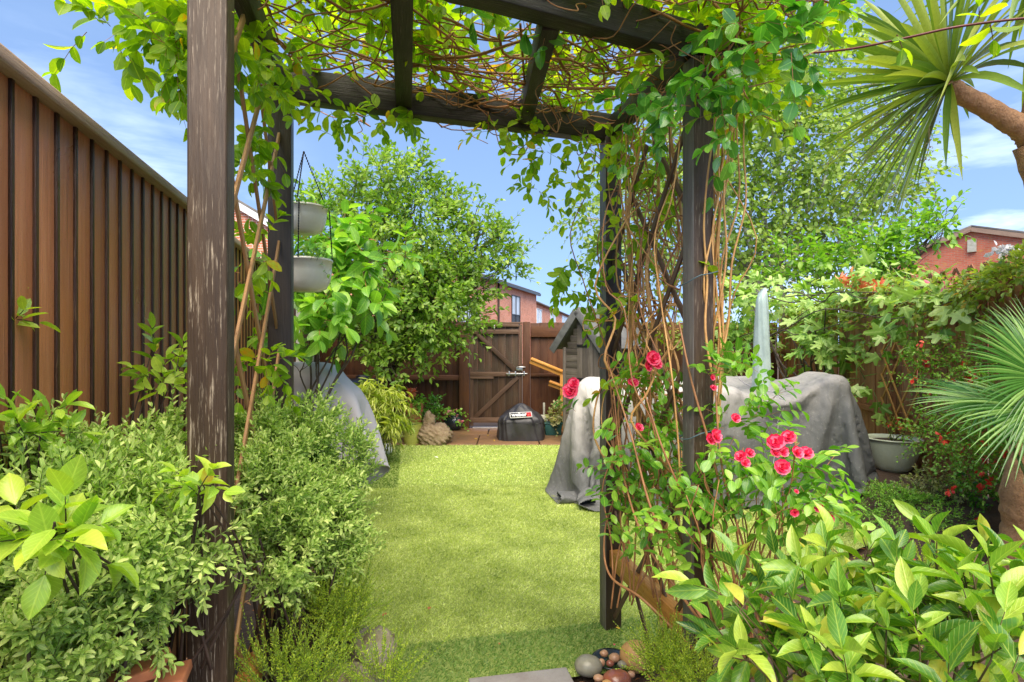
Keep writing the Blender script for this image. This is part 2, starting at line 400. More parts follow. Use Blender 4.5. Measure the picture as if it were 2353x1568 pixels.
M['slabgrey']=plain('grey paving slab',(.36,.33,.31),.6,.25,10,.35,.006,c2=(.28,.24,.22),fine=160)
M['terra']=plain('terracotta',(.52,.19,.075),.7,.25,14,.15,c2=(.38,.13,.06))
M['olivepot']=plain('olive glazed pot',(.42,.43,.09),.3,.15,12,.05,spec=.6)
M['darkpot']=plain('dark teal glazed pot',(.022,.032,.036),.2,.3,8,.05,spec=.7)
M['tealpot']=plain('teal plastic planter',(.03,.12,.11),.4,.2,8,.05)
M['celadon']=plain('pale green glazed bowl',(.66,.72,.56),.3,.12,6,.06,spec=.6,c2=(.55,.60,.42))
M['whitepot']=plain('white plastic pot',(.74,.75,.75),.4,.08,6,.03)
M['basket']=plain('cream plastic basket',(.88,.84,.74),.28,.10,7,.03,spec=.55,c2=(.74,.69,.52))
M['black']=plain('black plastic',(.02,.02,.022),.35,.3,9,.05)
M['iron']=plain('black chain metal',(.03,.028,.026),.5,.2,30,.1,metal=.6)
M['steel']=plain('galvanised steel',(.55,.56,.57),.35,.15,30,.1,metal=.85)
M['wire']=plain('blue grey wire',(.10,.16,.18),.5,.1)
M['stem']=plain('red brown woody stems',(.42,.20,.08),.5,.35,14,.4,.003,c2=(.24,.10,.04),fine=120)
M['stemgold']=plain('golden brown woody stems',(.74,.42,.14),.5,.35,14,.4,.003,c2=(.46,.23,.08),fine=120)
M['stemdark']=plain('dark twigs',(.060,.036,.024),.6,.3,14,.4,.003)
M['stemgreen']=plain('green shoots',(.16,.22,.05),.5,.3,14,.1,.002)
M['bark']=plain('tree bark',(.13,.10,.075),.85,.4,14,.8,.01)
M['birchbark']=plain('white birch bark',(.62,.59,.52),.7,.3,9,.3,.005,c2=(.22,.20,.17))
M['cordbark']=plain('corky cordyline bark',(.54,.29,.14),.85,.45,16,1.0,.02,c2=(.34,.18,.09),fine=70)
M['cover']=plain('weathered grey cover fabric',(.40,.39,.36),.7,.14,1.6,.6,.02,c2=(.19,.20,.20),fine=24,det=6)
M['covlilac']=plain('pale lilac grey cover',(.50,.47,.49),.65,.06,3,.2,.004,c2=(.43,.41,.43),fine=30)
M['covblack']=plain('black vinyl cover',(.022,.021,.024),.42,.2,6,.25,.004,c2=(.038,.036,.040),spec=.5,fine=30)
M['parasol']=plain('translucent green parasol sleeve',(.50,.62,.56),.3,.2,9,.2,.004,c2=(.38,.48,.44),spec=.6,trans=.2)
M['tan']=plain('ochre sandstone',(.52,.30,.10),.6,.3,9,.3,.006,c2=(.42,.24,.11))
M['pebgrey']=plain('grey green pebble',(.24,.23,.17),.35,.2,20,.1,c2=(.18,.17,.13))
M['pebred']=plain('wet red brown stone',(.30,.095,.05),.22,.3,14,.2,c2=(.17,.065,.045),spec=.6)
M['pebpink']=plain('buff pebble',(.46,.27,.15),.3,.2,14,.1,c2=(.33,.18,.11))
M['rock']=plain('pitted limestone',(.36,.27,.17),.85,.45,16,1.0,.03,c2=(.22,.15,.085),fine=50)
M['mossrock']=plain('mossy rock',(.17,.15,.06),.85,.4,9,.8,.02,c2=(.26,.23,.19),fine=60)
M['sleeper']=wood('old sleeper',(.05,.035,.025),(.11,.08,.06),(.19,.15,.12),wear=(.25,.24,.2),wearamt=.3)
# foliage
M['hebe']=leafm('hebe leaves',(.18,.30,.045),(.38,.52,.12),(.66,.72,.26),tr=.28,rough=.5,spec=.2,vein=.5,clumpk=.25,tint=(.8,1,.45))
M['vine']=leafm('honeysuckle leaves backlit',(.10,.22,.018),(.24,.40,.03),(.48,.58,.05),tr=.58,rough=.4,vein=.35,spots=(.03,(.62,.33,.02)),tint=(1.0,1.0,.15))
M['vinedark']=leafm('glossy ivy leaves',(.05,.17,.03),(.12,.33,.04),(.30,.52,.07),tr=.3,rough=.22,vein=.4,tint=(.7,1,.3),spec=.6,coat=.2)
M['laurel']=leafm('glossy laurel leaves',(.025,.10,.012),(.15,.33,.03),(.52,.60,.08),tr=.3,rough=.3,vein=.38,veins2=True,tint=(.85,1,.25),spec=.5,coat=.2,bump=.45,spots=(.05,(.55,.5,.08)))
M['lime']=leafm('lime shrub leaves',(.17,.35,.03),(.33,.50,.05),(.52,.62,.08),tr=.35,rough=.3,vein=.28,veins2=True,tint=(.9,1,.25),spots=(.03,(.6,.42,.05)),coat=.15)
M['rose']=leafm('rose leaves',(.07,.20,.02),(.18,.38,.035),(.36,.55,.06),tr=.33,rough=.28,vein=.4,tint=(.7,1,.25),coat=.15)
M['tree']=leafm('garden tree leaves',(.06,.15,.015),(.19,.33,.035),(.45,.56,.14),tr=.35,rough=.4,vein=.2,clumpk=.45)
M['magn']=leafm('broad bright leaves',(.07,.21,.02),(.17,.37,.04),(.36,.54,.08),tr=.35,rough=.3,vein=.4,veins2=True,coat=.1)
M['birch']=leafm('birch leaves',(.12,.21,.03),(.26,.38,.07),(.46,.55,.18),tr=.42,rough=.45,vein=.1,clumpk=.4)
M['cherry']=leafm('cherry leaves',(.08,.22,.02),(.17,.35,.035),(.32,.50,.06),tr=.4,rough=.35,vein=.2)
M['fig']=leafm('fig leaves',(.12,.26,.03),(.27,.44,.08),(.48,.60,.2),tr=.28,rough=.45,vein=.4,clumpk=.3)
M['creeper']=leafm('fence creeper leaves',(.11,.20,.025),(.24,.34,.05),(.44,.48,.10),tr=.35,rough=.4,vein=.2,spots=(.05,(.6,.25,.08)))
M['cord']=leafm('cordyline sword leaves',(.09,.17,.03),(.20,.30,.045),(.40,.44,.09),tr=.25,rough=.35,vein=.12,clumpk=.1)
M['fan']=leafm('fan palm segments',(.02,.09,.012),(.06,.19,.025),(.22,.38,.09),tr=.2,rough=.32,vein=.2,clumpk=.1,spec=.6)
M['bamboo']=leafm('yellow green bamboo leaves',(.22,.32,.03),(.42,.48,.08),(.66,.68,.22),tr=.3,rough=.4,vein=.1)
M['heather']=leafm('yellow green heather needles',(.16,.30,.02),(.34,.46,.03),(.55,.62,.06),tr=.3,rough=.5,vein=0)
M['fuchsia']=leafm('small shrub leaves',(.09,.26,.03),(.22,.46,.05),(.42,.62,.10),tr=.3,rough=.4,vein=.2)
M['varieg']=leafm('cream edged leaves',(.20,.26,.08),(.42,.42,.18),(.66,.58,.32),tr=.25,rough=.4,vein=.1)
M['blade']=leafm('artificial grass blades',(.12,.20,.025),(.48,.56,.13),(.86,.89,.44),tr=.25,rough=.45,vein=0,clumpk=.45,bump=0)
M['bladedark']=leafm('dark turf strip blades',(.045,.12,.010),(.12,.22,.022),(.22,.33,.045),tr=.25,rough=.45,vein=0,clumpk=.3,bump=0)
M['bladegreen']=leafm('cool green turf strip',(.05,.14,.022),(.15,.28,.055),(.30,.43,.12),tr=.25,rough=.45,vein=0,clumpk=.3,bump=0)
M['red']=leafm('rose petals',(.66,.012,.06),(.85,.035,.15),(.96,.22,.34),tr=.25,rough=.45,vein=0,clumpk=.1,tint=(.7,.3,.3))
M['fred']=leafm('small red flowers',(.55,.02,.02),(.75,.05,.03),(.85,.16,.08),tr=.2,rough=.5,vein=0,tint=(.7,.4,.3))
M['coral']=leafm('coral blossom',(.75,.13,.08),(.85,.28,.12),(.85,.45,.2),tr=.25,rough=.5,vein=0,tint=(.7,.5,.3))
M['whitefl']=leafm('white blossom',(.72,.68,.68),(.8,.78,.78),(.85,.84,.85),tr=.2,rough=.5,vein=0,tint=(.5,.5,.6))
M['pinkfl']=leafm('pink blossom',(.75,.10,.16),(.82,.25,.3),(.85,.45,.45),tr=.2,rough=.5,vein=0,tint=(.6,.4,.4))
M['brownleaf']=leafm('dead leaves',(.20,.075,.02),(.38,.15,.04),(.55,.30,.12),tr=.2,rough=.6,vein=.1,tint=(.7,.5,.3))
M['yellowleaf']=leafm('yellowed leaf',(.55,.30,.03),(.65,.42,.05),(.75,.55,.08),tr=.3,rough=.6,vein=.1)

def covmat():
    m,nt,ns,ls=newmat('grey cover fabric paler at top and left'); tc=ns.new('ShaderNodeTexCoord'); ob=tc.outputs['Object']; sx=ns.new('ShaderNodeSeparateXYZ'); ls.new(ob,sx.inputs[0])
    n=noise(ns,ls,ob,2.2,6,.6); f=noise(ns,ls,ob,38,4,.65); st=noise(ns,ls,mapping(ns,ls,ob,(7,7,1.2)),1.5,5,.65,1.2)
    h=mth(ns,ls,'ADD',sx.outputs[2],mth(ns,ls,'MULTIPLY',n.outputs[0],.7)); h=mth(ns,ls,'SUBTRACT',h,mth(ns,ls,'MULTIPLY',sx.outputs[0],.24))  # colour gradient: paler toward the top and left, darker below, with a noisy edge
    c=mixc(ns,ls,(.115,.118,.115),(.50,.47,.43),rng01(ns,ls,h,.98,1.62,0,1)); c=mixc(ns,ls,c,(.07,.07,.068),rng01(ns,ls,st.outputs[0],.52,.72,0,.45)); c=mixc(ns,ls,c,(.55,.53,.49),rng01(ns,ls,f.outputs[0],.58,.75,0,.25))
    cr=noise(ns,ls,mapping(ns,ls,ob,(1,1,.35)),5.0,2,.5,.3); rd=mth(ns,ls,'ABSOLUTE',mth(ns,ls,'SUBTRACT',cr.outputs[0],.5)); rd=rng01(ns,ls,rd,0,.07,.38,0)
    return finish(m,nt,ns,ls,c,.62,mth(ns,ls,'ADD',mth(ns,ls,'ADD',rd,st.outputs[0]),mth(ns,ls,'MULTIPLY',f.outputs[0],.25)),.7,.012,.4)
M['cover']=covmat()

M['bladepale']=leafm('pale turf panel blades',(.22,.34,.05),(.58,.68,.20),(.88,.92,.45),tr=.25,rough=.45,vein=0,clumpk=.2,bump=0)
# ================================================================ SETTING
def bld(mb,name,mat,parent=None,bevel=.003,**k):
    o=mb.build(name,mat,parent,**k); weld(o)
    if bevel:
        b=o.modifiers.new('bevel','BEVEL'); b.width=bevel; b.segments=2; b.limit_method='ANGLE'; b.angle_limit=R(50)
    return o
def sheet(name, pts, z, mat, kind='structure', th=None):
    mb=MB(); P=np.array([(x,y,z) for x,y in pts],float); mb.add(P,np.array([list(range(len(P)))]),P[:,:2]); return mb.build(name,mat,kind=kind)
# terrain: one sheet with gently bumpy beds
gx=np.concatenate([[-400,-60,-12],np.linspace(-4.5,7,150),[14,60,400]]); gy=np.concatenate([[-40,-4],np.linspace(.2,10,130),[14,40,150,600]])
GX,GY=np.meshgrid(gx,gy,indexing='ij')
def inlawn(x,y):
    return (x>-.22*y-.05+ (-.25) )&(x<3.6)&(y>2.4)
GZ=.02*fnoise(np.stack([GX,GY,GX*0],-1),3,2.2)-.035
_s=np.clip((GX-(.168*GY+3.0-1.25))/.7,0,1)*np.clip((GY-3.2)/.8,0,1)*np.clip((6.6-GY)/.6,0,1); GZ=GZ+.27*_s*_s*(3-2*_s)*(GX<12)
mb=MB(); grid(mb,np.stack([GX,GY,GZ],-1),uv=np.stack([GX,GY],-1)); mb.build('ground',M['soil'],kind='structure',smooth=True)
# lawn
LAWN=[(-.98,2.2),(-1.15,3.3),(-1.18,4.3),(-1.52,5.6),(-1.98,8.05),(4.1,8.05),(3.6,4.7),(2.3,3.9),(1.15,3.1),(.66,2.52),(.33,2.47),(-.12,2.36)]
sheet('lawn',LAWN,.004,M['turfbase'])
# far paving: four slabs with joints
PAV=[]
ys=8.07
for i,x0 in enumerate(np.arange(-2.3,4.4,.9)):
    for y0,y1 in ((8.07,8.95),(8.96,9.6)):
        mb=MB(); s=.0 if i%2 else .0
        bar(mb,(x0+.445+ .12*(y0>8.5),y0,-.01),(x0+.445+.12*(y0>8.5),y1,-.01),.882,.05); PAV.append(mb)
mb=MB()
for q in PAV:
    for V,Fc,U in zip(q.V,q.Fc,q.U): mb.add(V,Fc,U)
bld(mb,'far_patio_paving',M['slab'],bevel=.006)['kind']='structure'
mb=MB(); bar(mb,(-.13,2.13,-.006),(.30,2.215,-.006),.60,.05); bar(mb,(-.6,1.36,-.017),(.45,1.58,-.017),.70,.05)
o=bld(mb,'near_path_paving',M['slabgrey'],bevel=.008); o['kind']='structure'

# ---------------------------------------------------------------- left fence
def lf(Y): return -.261*Y-.8
FT=2.045
t=thing('wooden_fence',(lf(3),3,0),'tall red brown close-boarded fence with concrete posts running along the left side','fence')
dirL=nz(A(-.261,1,0)); nL=A(dirL[1],-dirL[0],0)      # nL points to the garden
posts=[1.09,3.02,4.79,6.56,8.33,9.78]
posts=[-.52]+posts
for k in range(len(posts)-1):
    y0=posts[k]+.075; y1=posts[k+1]-.075
    if k==0: y0=.3
    mb=MB(); yb=y0; n=int(round((y1-y0)/.094)); w=(y1-y0)/n
    for q in range(n):
        a=y0+q*w; c=a+w/2
        p=A(lf(c),c,0)+nL*(.0)
        bar(mb,p+A(0,0,.05),p+A(0,0,FT),w*1.03,.018,up=nL)
    bld(mb,'fence_panel',M['fence'],t,bevel=.002)
    mb=MB()
    for q in range(n+1):
        c=min(max(y0+q*w,y0+.012),y1-.012); p=A(lf(c),c,0)+nL*(.0115)
        bar(mb,p+A(0,0,.05),p+A(0,0,FT-.002),.012+.003*rng.random(),.010,up=nL)
    bld(mb,'cover_strip',M['batten'],t,bevel=.002)
    mb=MB(); ya=y0-.075 if k else y0; yb2=y1+.07; pa=A(lf(ya),ya,FT+.012)+nL*.012; pb=A(lf(yb2),yb2,FT+.012)+nL*.012
    bar(mb,pa,pb,.07,.035,up=(0,0,1)); bld(mb,'cap_rail',M['cap'],t,bevel=.006)
for k,y in enumerate(posts[1:]):
    mb=MB(); p=A(lf(y),y,0); bar(mb,p,p+A(0,0,FT-.03),.11,.11,up=nL,taper=.96); bld(mb,'concrete_post',M['concpale'] if k in(0,2) else M['concrete'],t,bevel=.008)

# ---------------------------------------------------------------- far fence with gate
FY=9.67
def fx(px): return (px-CX)/F*FY
def fz(py): return EYE-(py-HY)/F*FY
TOP=fz(742)
def boardrun(mb,x0,x1,z0,z1,y,w=.105,gap=.001,th=.018,jag=.0):
    n=max(1,int(round((x1-x0)/w))); w=(x1-x0)/n
    for q in range(n):
        xa=x0+q*w+w/2; bar(mb,(xa,y+.003*(q%2),z0+rng.normal(0,.004)),(xa,y+.003*(q%2),z1+rng.normal(0,.004)-jag*rng.random()),w-gap,th,up=(0,1,0))
t=thing('wooden_fence',(fx(950),FY,0),'dark brown board fence behind the garden tree, left of the gate','fence')
mb=MB(); boardrun(mb,lf(FY)+.03,fx(1056)-.002,.08,TOP+.015,FY+.03,.12); bld(mb,'fence_board_run',M['farfence'],t)
for z in (fz(752),fz(868),fz(964)):
    mb=MB(); bar(mb,(lf(FY)+.05,FY-.012,z),(fx(1056)-.003,FY-.012,z),.06,.085,up=(0,0,1)); bld(mb,'fence_rail',M['farfence'],t)
t=thing('wooden_fence',(fx(1260),FY,0),'brown board fence between the right gate post and the shed','fence')
mb=MB(); boardrun(mb,fx(1219),4.55,.08,TOP+.005,FY+.03,.15); bld(mb,'fence_board_run',M['farfence'],t)
for z,h in ((fz(762),.19),(fz(862),.05),(fz(962),.12)):
    mb=MB(); bar(mb,(fx(1219)+.003,FY-.012,z),(4.5,FY-.012,z),.05,h,up=(0,0,1)); bld(mb,'fence_rail',M['farfence'],t)
G0=(fx(1080),fx(1200))
t=thing('garden_gate',((G0[0]+G0[1])/2,FY,0),'dark brown ledged and braced wooden garden gate with a silver bolt','gate')
mb=MB(); boardrun(mb,G0[0]+.01,G0[1]-.055,fz(968),TOP-.05,FY+.0,.125,.0015); bld(mb,'gate_boards',M['gate'],t)
for a,b,z,h,n_ in ((G0[0],G0[1]-.06,fz(763),.075,'ledge'),(G0[0],G0[1]-.06,fz(860),.075,'ledge'),(G0[0],G0[1]-.06,fz(965),.085,'ledge'),(G0[0],fx(1134),fz(868),.04,'ledge'),(G0[0]-.0,G0[1]-.0,TOP-.005,.03,'top_rail'),(G0[0],G0[1]-.06,TOP-.045,.045,'top_rail')):
    mb=MB(); bar(mb,(a,FY-.030,z),(b,FY-.030,z),.035,h,up=(0,0,1)); bld(mb,n_,M['gaterail'],t)
for x,w in ((G0[0]+.03,.06),(G0[1]-.028,.05)):
    mb=MB(); bar(mb,(x,FY-.024,fz(978)),(x,FY-.024,TOP-.03),w,.03,up=(0,1,0)); bld(mb,'stile',M['gaterail'],t)
for a,b in (((1097,768),(1186,853)),((1190,866),(1091,960))):
    mb=MB(); bar(mb,(fx(a[0]),FY-.031,fz(a[1])),(fx(b[0]),FY-.031,fz(b[1])),.07,.028,up=(0,1,0)); bld(mb,'brace',M['gaterail'],t)
bo=MB(); bar(bo,(fx(1164),FY-.062,fz(860)),(fx(1208),FY-.062,fz(860)),.02,.028); tube(bo,[(fx(1163),FY-.08,fz(858.5)),(fx(1212),FY-.08,fz(858.5))],.010,8)
for px in (1170,1184,1204): bar(bo,(fx(px),FY-.083,fz(864)),(fx(px),FY-.083,fz(853)),.02,.035,up=(0,1,0))
bld(bo,'bolt',M['steel'],t,bevel=.002)
bo=MB(); bar(bo,(fx(1186),FY-.055,fz(848)),(fx(1206),FY-.055,fz(848)),.03,.05); tube(bo,[(fx(1187),FY-.085,fz(844)),(fx(1195),FY-.10,fz(843)),(fx(1207),FY-.085,fz(844))],.011,8); bld(bo,'latch',M['steel'],t,bevel=.003)
ba=MB(); bar(ba,(fx(1136),FY-.052,fz(759)),(fx(1136),FY-.052,fz(747)),.012,.006,up=(0,1,0)); bld(ba,'metal_plate',M['white'],t,bevel=0)
for nm,px0,px1,lab in (('gate_post',1056,1079,'thick red brown left gate post'),('gate_post',1201,1218,'brown right gate post beside the bolt')):
    mb=MB(); bar(mb,((fx(px0)+fx(px1))/2,FY-.01,0),((fx(px0)+fx(px1))/2,FY-.01,TOP+.012),fx(px1)-fx(px0),.13,up=(0,1,0))
    o=bld(mb,nm,M['farfence'],bevel=.006); tag(o,lab,'gate post')
mb=MB(); bar(mb,(G0[0]+.05,FY-.02,.012),(G0[1],FY-.02,.012),.14,.03); o=bld(mb,'door_sill',M['slabgrey']); tag(o,'pale stone threshold under the garden gate','threshold')

# ---------------------------------------------------------------- right fence
def rf(Y): return .168*Y+3.0
RT=1.99
dR=nz(A(.168,1,0)); nR=A(-dR[1],dR[0],0)
t=thing('wooden_fence',(rf(6),6,0),'ragged brown boarded fence on the right overgrown with fig and creeper','fence')
for y0,y1 in ((.4,2.14),(2.2,4.0),(4.06,5.86),(5.92,7.72),(7.78,9.6)):
    mb=MB(); n=int((y1-y0)/.125); w=(y1-y0)/n
    for q in range(n):
        c=y0+q*w+w/2; p=A(rf(c),c,0)+nR*(.008*(q%2)); bar(mb,p+A(rng.normal(0,.004),rng.normal(0,.004),.1),p+A(rng.normal(0,.006),rng.normal(0,.006),RT-.02*rng.random()),w*.99,.016,up=nR)
    bld(mb,'fence_panel',M['rfence'],t,bevel=.002)
    for z,h in ((RT+.0,.05),(1.32,.05),(.72,.06)):
        mb=MB(); pa=A(rf(y0),y0,z)+nR*.03; pb=A(rf(y1),y1,z)+nR*.03; bar(mb,pa,pb,.04 if z<1.9 else .08,h); bld(mb,'fence_rail',M['rfence'],t)
    mb=MB(); p=A(rf(y1+.03),y1+.03,0)+nR*.02; bar(mb,p,p+A(0,0,RT+.03),.08,.09,up=nR); bld(mb,'fence_post',M['rfence'],t,bevel=.005)
# lattice on the right fence
def lattice(name, P0,P1,z0,z1,n_out,mat,step=.2,w=.022,th=.008,label='',cat='trellis',parent=None,skip=0,seed=1):
    rg=np.random.default_rng(seed)
    P0=A(*P0);P1=A(*P1); L=np.linalg.norm(P1-P0); d=(P1-P0)/L; H=z1-z0; root=thing(name,P0,label,cat)
    for s in (1,-1):
        x=-H if s>0 else 0
        mb=MB(); 
        for x0 in np.arange(-H,L+H,step):
            # slat from (x0,0) rising with slope s
            a=A(x0,0);b=A(x0+s*H*.8,H)
            ts=[]
            def clip(a,b):
                t0,t1=0,1; dx=b[0]-a[0]
                for p,q in ((-dx,a[0]),(dx,L-a[0])):
                    if p==0: continue
                    r=q/p
                    if p<0: t0=max(t0,r)
                    else: t1=min(t1,r)
                return (t0,t1)
            t0,t1=clip(a,b)
            if t1-t0<.06 or rg.random()<skip: continue
            ext=.03/np.linalg.norm(b-a)
            q0=a+(b-a)*(t0-ext); q1=a+(b-a)*(t1+ext)
            n_=A(*n_out)*(th*.55*s)
            bar(mb,P0+d*q0[0]+A(0,0,z0-P0[2]+q0[1])+n_, P0+d*q1[0]+A(0,0,z0-P0[2]+q1[1])+n_, w, th, up=n_out)
        if mb.n: bld(mb,'slat_layer',mat,root,bevel=.0015)
    return root
lattice('trellis',(rf(4.0)-.10,4.0,1.7),(rf(5.15)-.10,5.15,1.7),1.62,2.05,nR,M['latred'],.19,.03,.012,'red brown diamond trellis fixed along the top of the right fence')
lattice('trellis',(rf(5.3)-.08,5.3,.5),(rf(6.0)-.08,6.0,.5),.62,1.5,nR,M['rail'],.2,.025,.01,'orange brown trellis low on the right fence behind the red-flowered shrub',skip=.15)

# ---------------------------------------------------------------- pergola
FL=A(-.77,1.45,0);FR=A(.69,2.10,0);BL=A(-.98,2.40,0);BR=A(.505,2.90,0); ZB=2.50; BH=.115
wd=nz(BR-BL); sd=nz(A(-.21,.95,0))
t=thing('pergola',tuple((FL+FR+BL+BR)/4),'dark stained timber pergola of four posts straddling the path onto the lawn','pergola')
yaw=(math.cos(R(14)),math.sin(R(14)),0); yn=(-math.sin(R(14)),math.cos(R(14)),0)
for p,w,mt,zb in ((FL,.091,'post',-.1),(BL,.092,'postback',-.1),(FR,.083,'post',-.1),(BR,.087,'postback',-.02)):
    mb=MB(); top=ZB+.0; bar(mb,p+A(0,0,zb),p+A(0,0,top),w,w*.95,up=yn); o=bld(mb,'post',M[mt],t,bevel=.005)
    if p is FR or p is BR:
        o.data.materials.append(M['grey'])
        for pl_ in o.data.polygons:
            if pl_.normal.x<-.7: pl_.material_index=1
def off(p,q,e): d=nz(q-p); return p-d*e, q+d*e
def bm(p,q,z,w,h,nm,mt='beam',bev=.004):
    mb=MB(); bar(mb,A(p[0],p[1],z),A(q[0],q[1],z),w,h); return bld(mb,nm,M[mt],t,bevel=bev)
a,b=off(FL,FR,.25); bm(a,b,ZB+BH/2+.003,.075,BH,'beam')
a,b=off(BL,BR,.05); bm(a,b,ZB+BH/2-.009,.07,BH+.018,'beam')
g=.05
for p,q in ((FL,BL),(FR,BR)):
    d=nz(q-p); bm(p+d*.045,q-d*.045,ZB+.045,.055,.10,'side_beam')
for p,q in ((A(-.323,1.65,0),A(-.489,2.566,0)),(A(.134,1.85,0),A(.062,2.75,0))):
    d=nz(q-p); bm(p+d*.05,q-d*.04,ZB+.055,.07 if p[0]<0 else .06,.105,'rafter')
# knee brace right, low honey rail right
d=nz(FR-BR); mb=MB(); bar(mb,BR+d*.05+A(0,0,.37),FR-d*.05+A(0,0,.355),.055,.085); bld(mb,'rail',M['rail'],t,bevel=.003)
mb=MB(); d=nz(BL-FL); bar(mb,FL+d*.05+A(0,0,.36),BL-d*.05+A(0,0,.36),.05,.09); bld(mb,'rail',M['rail'],t,bevel=.003)
# wires tied round posts
for p,z,w in ((FL,.50,.091),(FR,1.69,.083),(FR,1.12,.083)):
    mb=MB(); r=w*.74; aa=np.linspace(0,2*np.pi,25)+.3
    pts=np.stack([p[0]+r*np.sign(np.cos(aa))*np.abs(np.cos(aa))**.6,p[1]+r*np.sign(np.sin(aa))*np.abs(np.sin(aa))**.6,z+.025*np.cos(aa+.5)],-1)
    c,s=math.cos(R(14)),math.sin(R(14)); q=pts[:,:2]-p[:2]; pts[:,0]=p[0]+q[:,0]*c-q[:,1]*s; pts[:,1]=p[1]+q[:,0]*s+q[:,1]*c
    tube(mb,pts,.0022,5); tube(mb,[pts[0],pts[0]+A(.03,-.03,.01)],.0018,4); mb.build('tie_wire',M['wire'],t,smooth=True)
lattice('trellis',tuple(FL+nz(BL-FL)*.06+A(-.005,0,.3)),tuple(BL-nz(BL-FL)*.06+A(-.005,0,.3)),.12,2.45,tuple(A(.97,.22,0)),M['lattice'],.36,.024,.009,'tan expanding trellis between the two left pergola posts',seed=4)
lattice('trellis',tuple(FR+nz(BR-FR)*.06+A(0,0,.1)),tuple(BR-nz(BR-FR)*.06+A(0,0,.1)),.1,2.3,tuple(A(.97,.22,0)),M['gaterail'],.36,.024,.009,'brown expanding trellis between the two right pergola posts smothered in stems',seed=5)

# ---------------------------------------------------------------- houses
def wallquad(mb,p0,p1,z0,z1,mi=0,zt=None):
    p0=A(*p0,0);p1=A(*p1,0);L=np.linalg.norm(p1-p0)
    P=[p0+A(0,0,z0),p1+A(0,0,z0),p1+A(0,0,z1),p0+A(0,0,z1)]; mb.add(P,np.array([[0,1,2,3]]),[(0,z0),(L,z0),(L,z1),(0,z1)],mi)
def boxwalls(mb,c,u,L,D,z0,z1,mi=0):
    """box house: corner c, along unit u for L, depth D to the left-normal"""
    u=nz(A(*u)); v=A(-u[1],u[0]); c=A(*c); q=[c,c+u*L,c+u*L+v*D,c+v*D]
    for i in range(4): wallquad(mb,q[i],q[(i+1)%4],z0,z1,mi)
    return q
def gableroof(root,c,u,L,D,ze,zr,mat,ov=.3,th=.16,name='roof'):
    """ridge along u at the middle of depth D"""
    u=nz(A(*u)); v=A(-u[1],u[0]); c=A(*c)
    mb=MB(); sl=(zr-ze)/(D/2)
    for s in (0,1):
        e=c-u*ov+(v*(-ov) if s==0 else v*(D+ov)); r=c-u*ov+v*(D/2)
        ee=c+u*(L+ov)+(v*(-ov) if s==0 else v*(D+ov)); rr=c+u*(L+ov)+v*(D/2)
        zz=ze-sl*ov
        P=[A(*e,zz),A(*ee,zz),A(*rr,zr),A(*r,zr)]; P2=[p+A(0,0,th) for p in P]
        mb.add(P+P2,np.array([[0,1,2,3],[7,6,5,4],[0,4,5,1],[1,5,6,2],[2,6,7,3],[3,7,4,0]]))
    return mb.build(name,mat,root)
def window(root,p0,u,w,z0,z1,nrm,frame_m,n=2,panel=0,depth=.06):
    """p0: lower-left on the wall; u along wall"""
    p0=A(*p0,0);u=nz(A(*u,0));nn=nz(A(*nrm,0)); mb=MB(); f=.06
    zp=z0+panel
    def b(a,c,ww,hh): bar(mb,a+nn*depth*.4,c+nn*depth*.4,ww,hh,up=nn)
    for x in np.linspace(0,w,n+1): b(p0+u*x+A(0,0,z0),p0+u*x+A(0,0,z1),f,depth)
    for z in (z0,z1)+((zp,) if panel else ()): b(p0-u*f/2+A(0,0,z),p0+u*(w+f/2)+A(0,0,z),f,depth+.01)
    o=mb.build('window',frame_m,root)
    g=MB(); P=[p0+A(0,0,zp),p0+u*w+A(0,0,zp),p0+u*w+A(0,0,z1),p0+A(0,0,z1)]; P=[q+nn*.012 for q in P]; g.add(P,np.array([[0,1,2,3]])); 
    WB[o.name]=WB[root.name]; g.build('pane',M['glass'],o)
    if panel:
        g=MB(); P=[p0+A(0,0,z0),p0+u*w+A(0,0,z0),p0+u*w+A(0,0,zp),p0+A(0,0,zp)]; P=[q+nn*.014 for q in P]; g.add(P,np.array([[0,1,2,3]])); g.build('panel',M['darkframe'],o)
    return o
# centre house seen over the gate
c0=A(-2.94,28.0); c1=A(1.86,43.2); u=nz(c1-c0); L=np.linalg.norm(c1-c0); nrm=A(u[1],-u[0]); D=9
# depth is away from the camera: to the left-normal
t=thing('brick_house',(c0[0],c0[1],0),'orange brick house with a dark tall window seen above the garden gate','house')
mb=MB(); boxwalls(mb,c0,u,L,D,0,5.2); mb.build('wall',M['brick'],t)
gableroof(t,c0,u,L,D,5.2,5.75,M['slate'],.25)
mb=MB(); vv=A(-u[1],u[0]); mb.add([A(*c0,5.2),A(*(c0+vv*D/2),5.75),A(*(c0+vv*D),5.2)],np.array([[0,2,1]])); mb.build('gable',M['brick'],t)
ed=MB(); 
bar(ed,A(*(c0+nrm*.3),5.14),A(*(c1+nrm*.3),5.14),.14,.16); ed.build('gutter',M['black'],t)
def along(px):  # parameter on the wall under a bearing
    k=(px-CX)/F; return (k*c0[1]-c0[0])/(u[0]-k*u[1])
s0=along(1175.5); s1=along(1194); Y=c0[1]+u[1]*(s0+s1)/2
zt=EYE+(HY-681)/F*Y; zb=EYE+(HY-742)/F*Y
window(t,c0+u*s0,u,s1-s0,zb-.3,zt,nrm,M['darkframe'],2,panel=(EYE+(HY-724)/F*Y)-(zb-.3))
s0=along(1050); s1=along(1094); Y=c0[1]+u[1]*(s0+s1)/2
window(t,c0+u*s0,u,s1-s0,EYE+(HY-745)/F*Y,EYE+(HY-690)/F*Y,nrm,M['darkframe'],2)
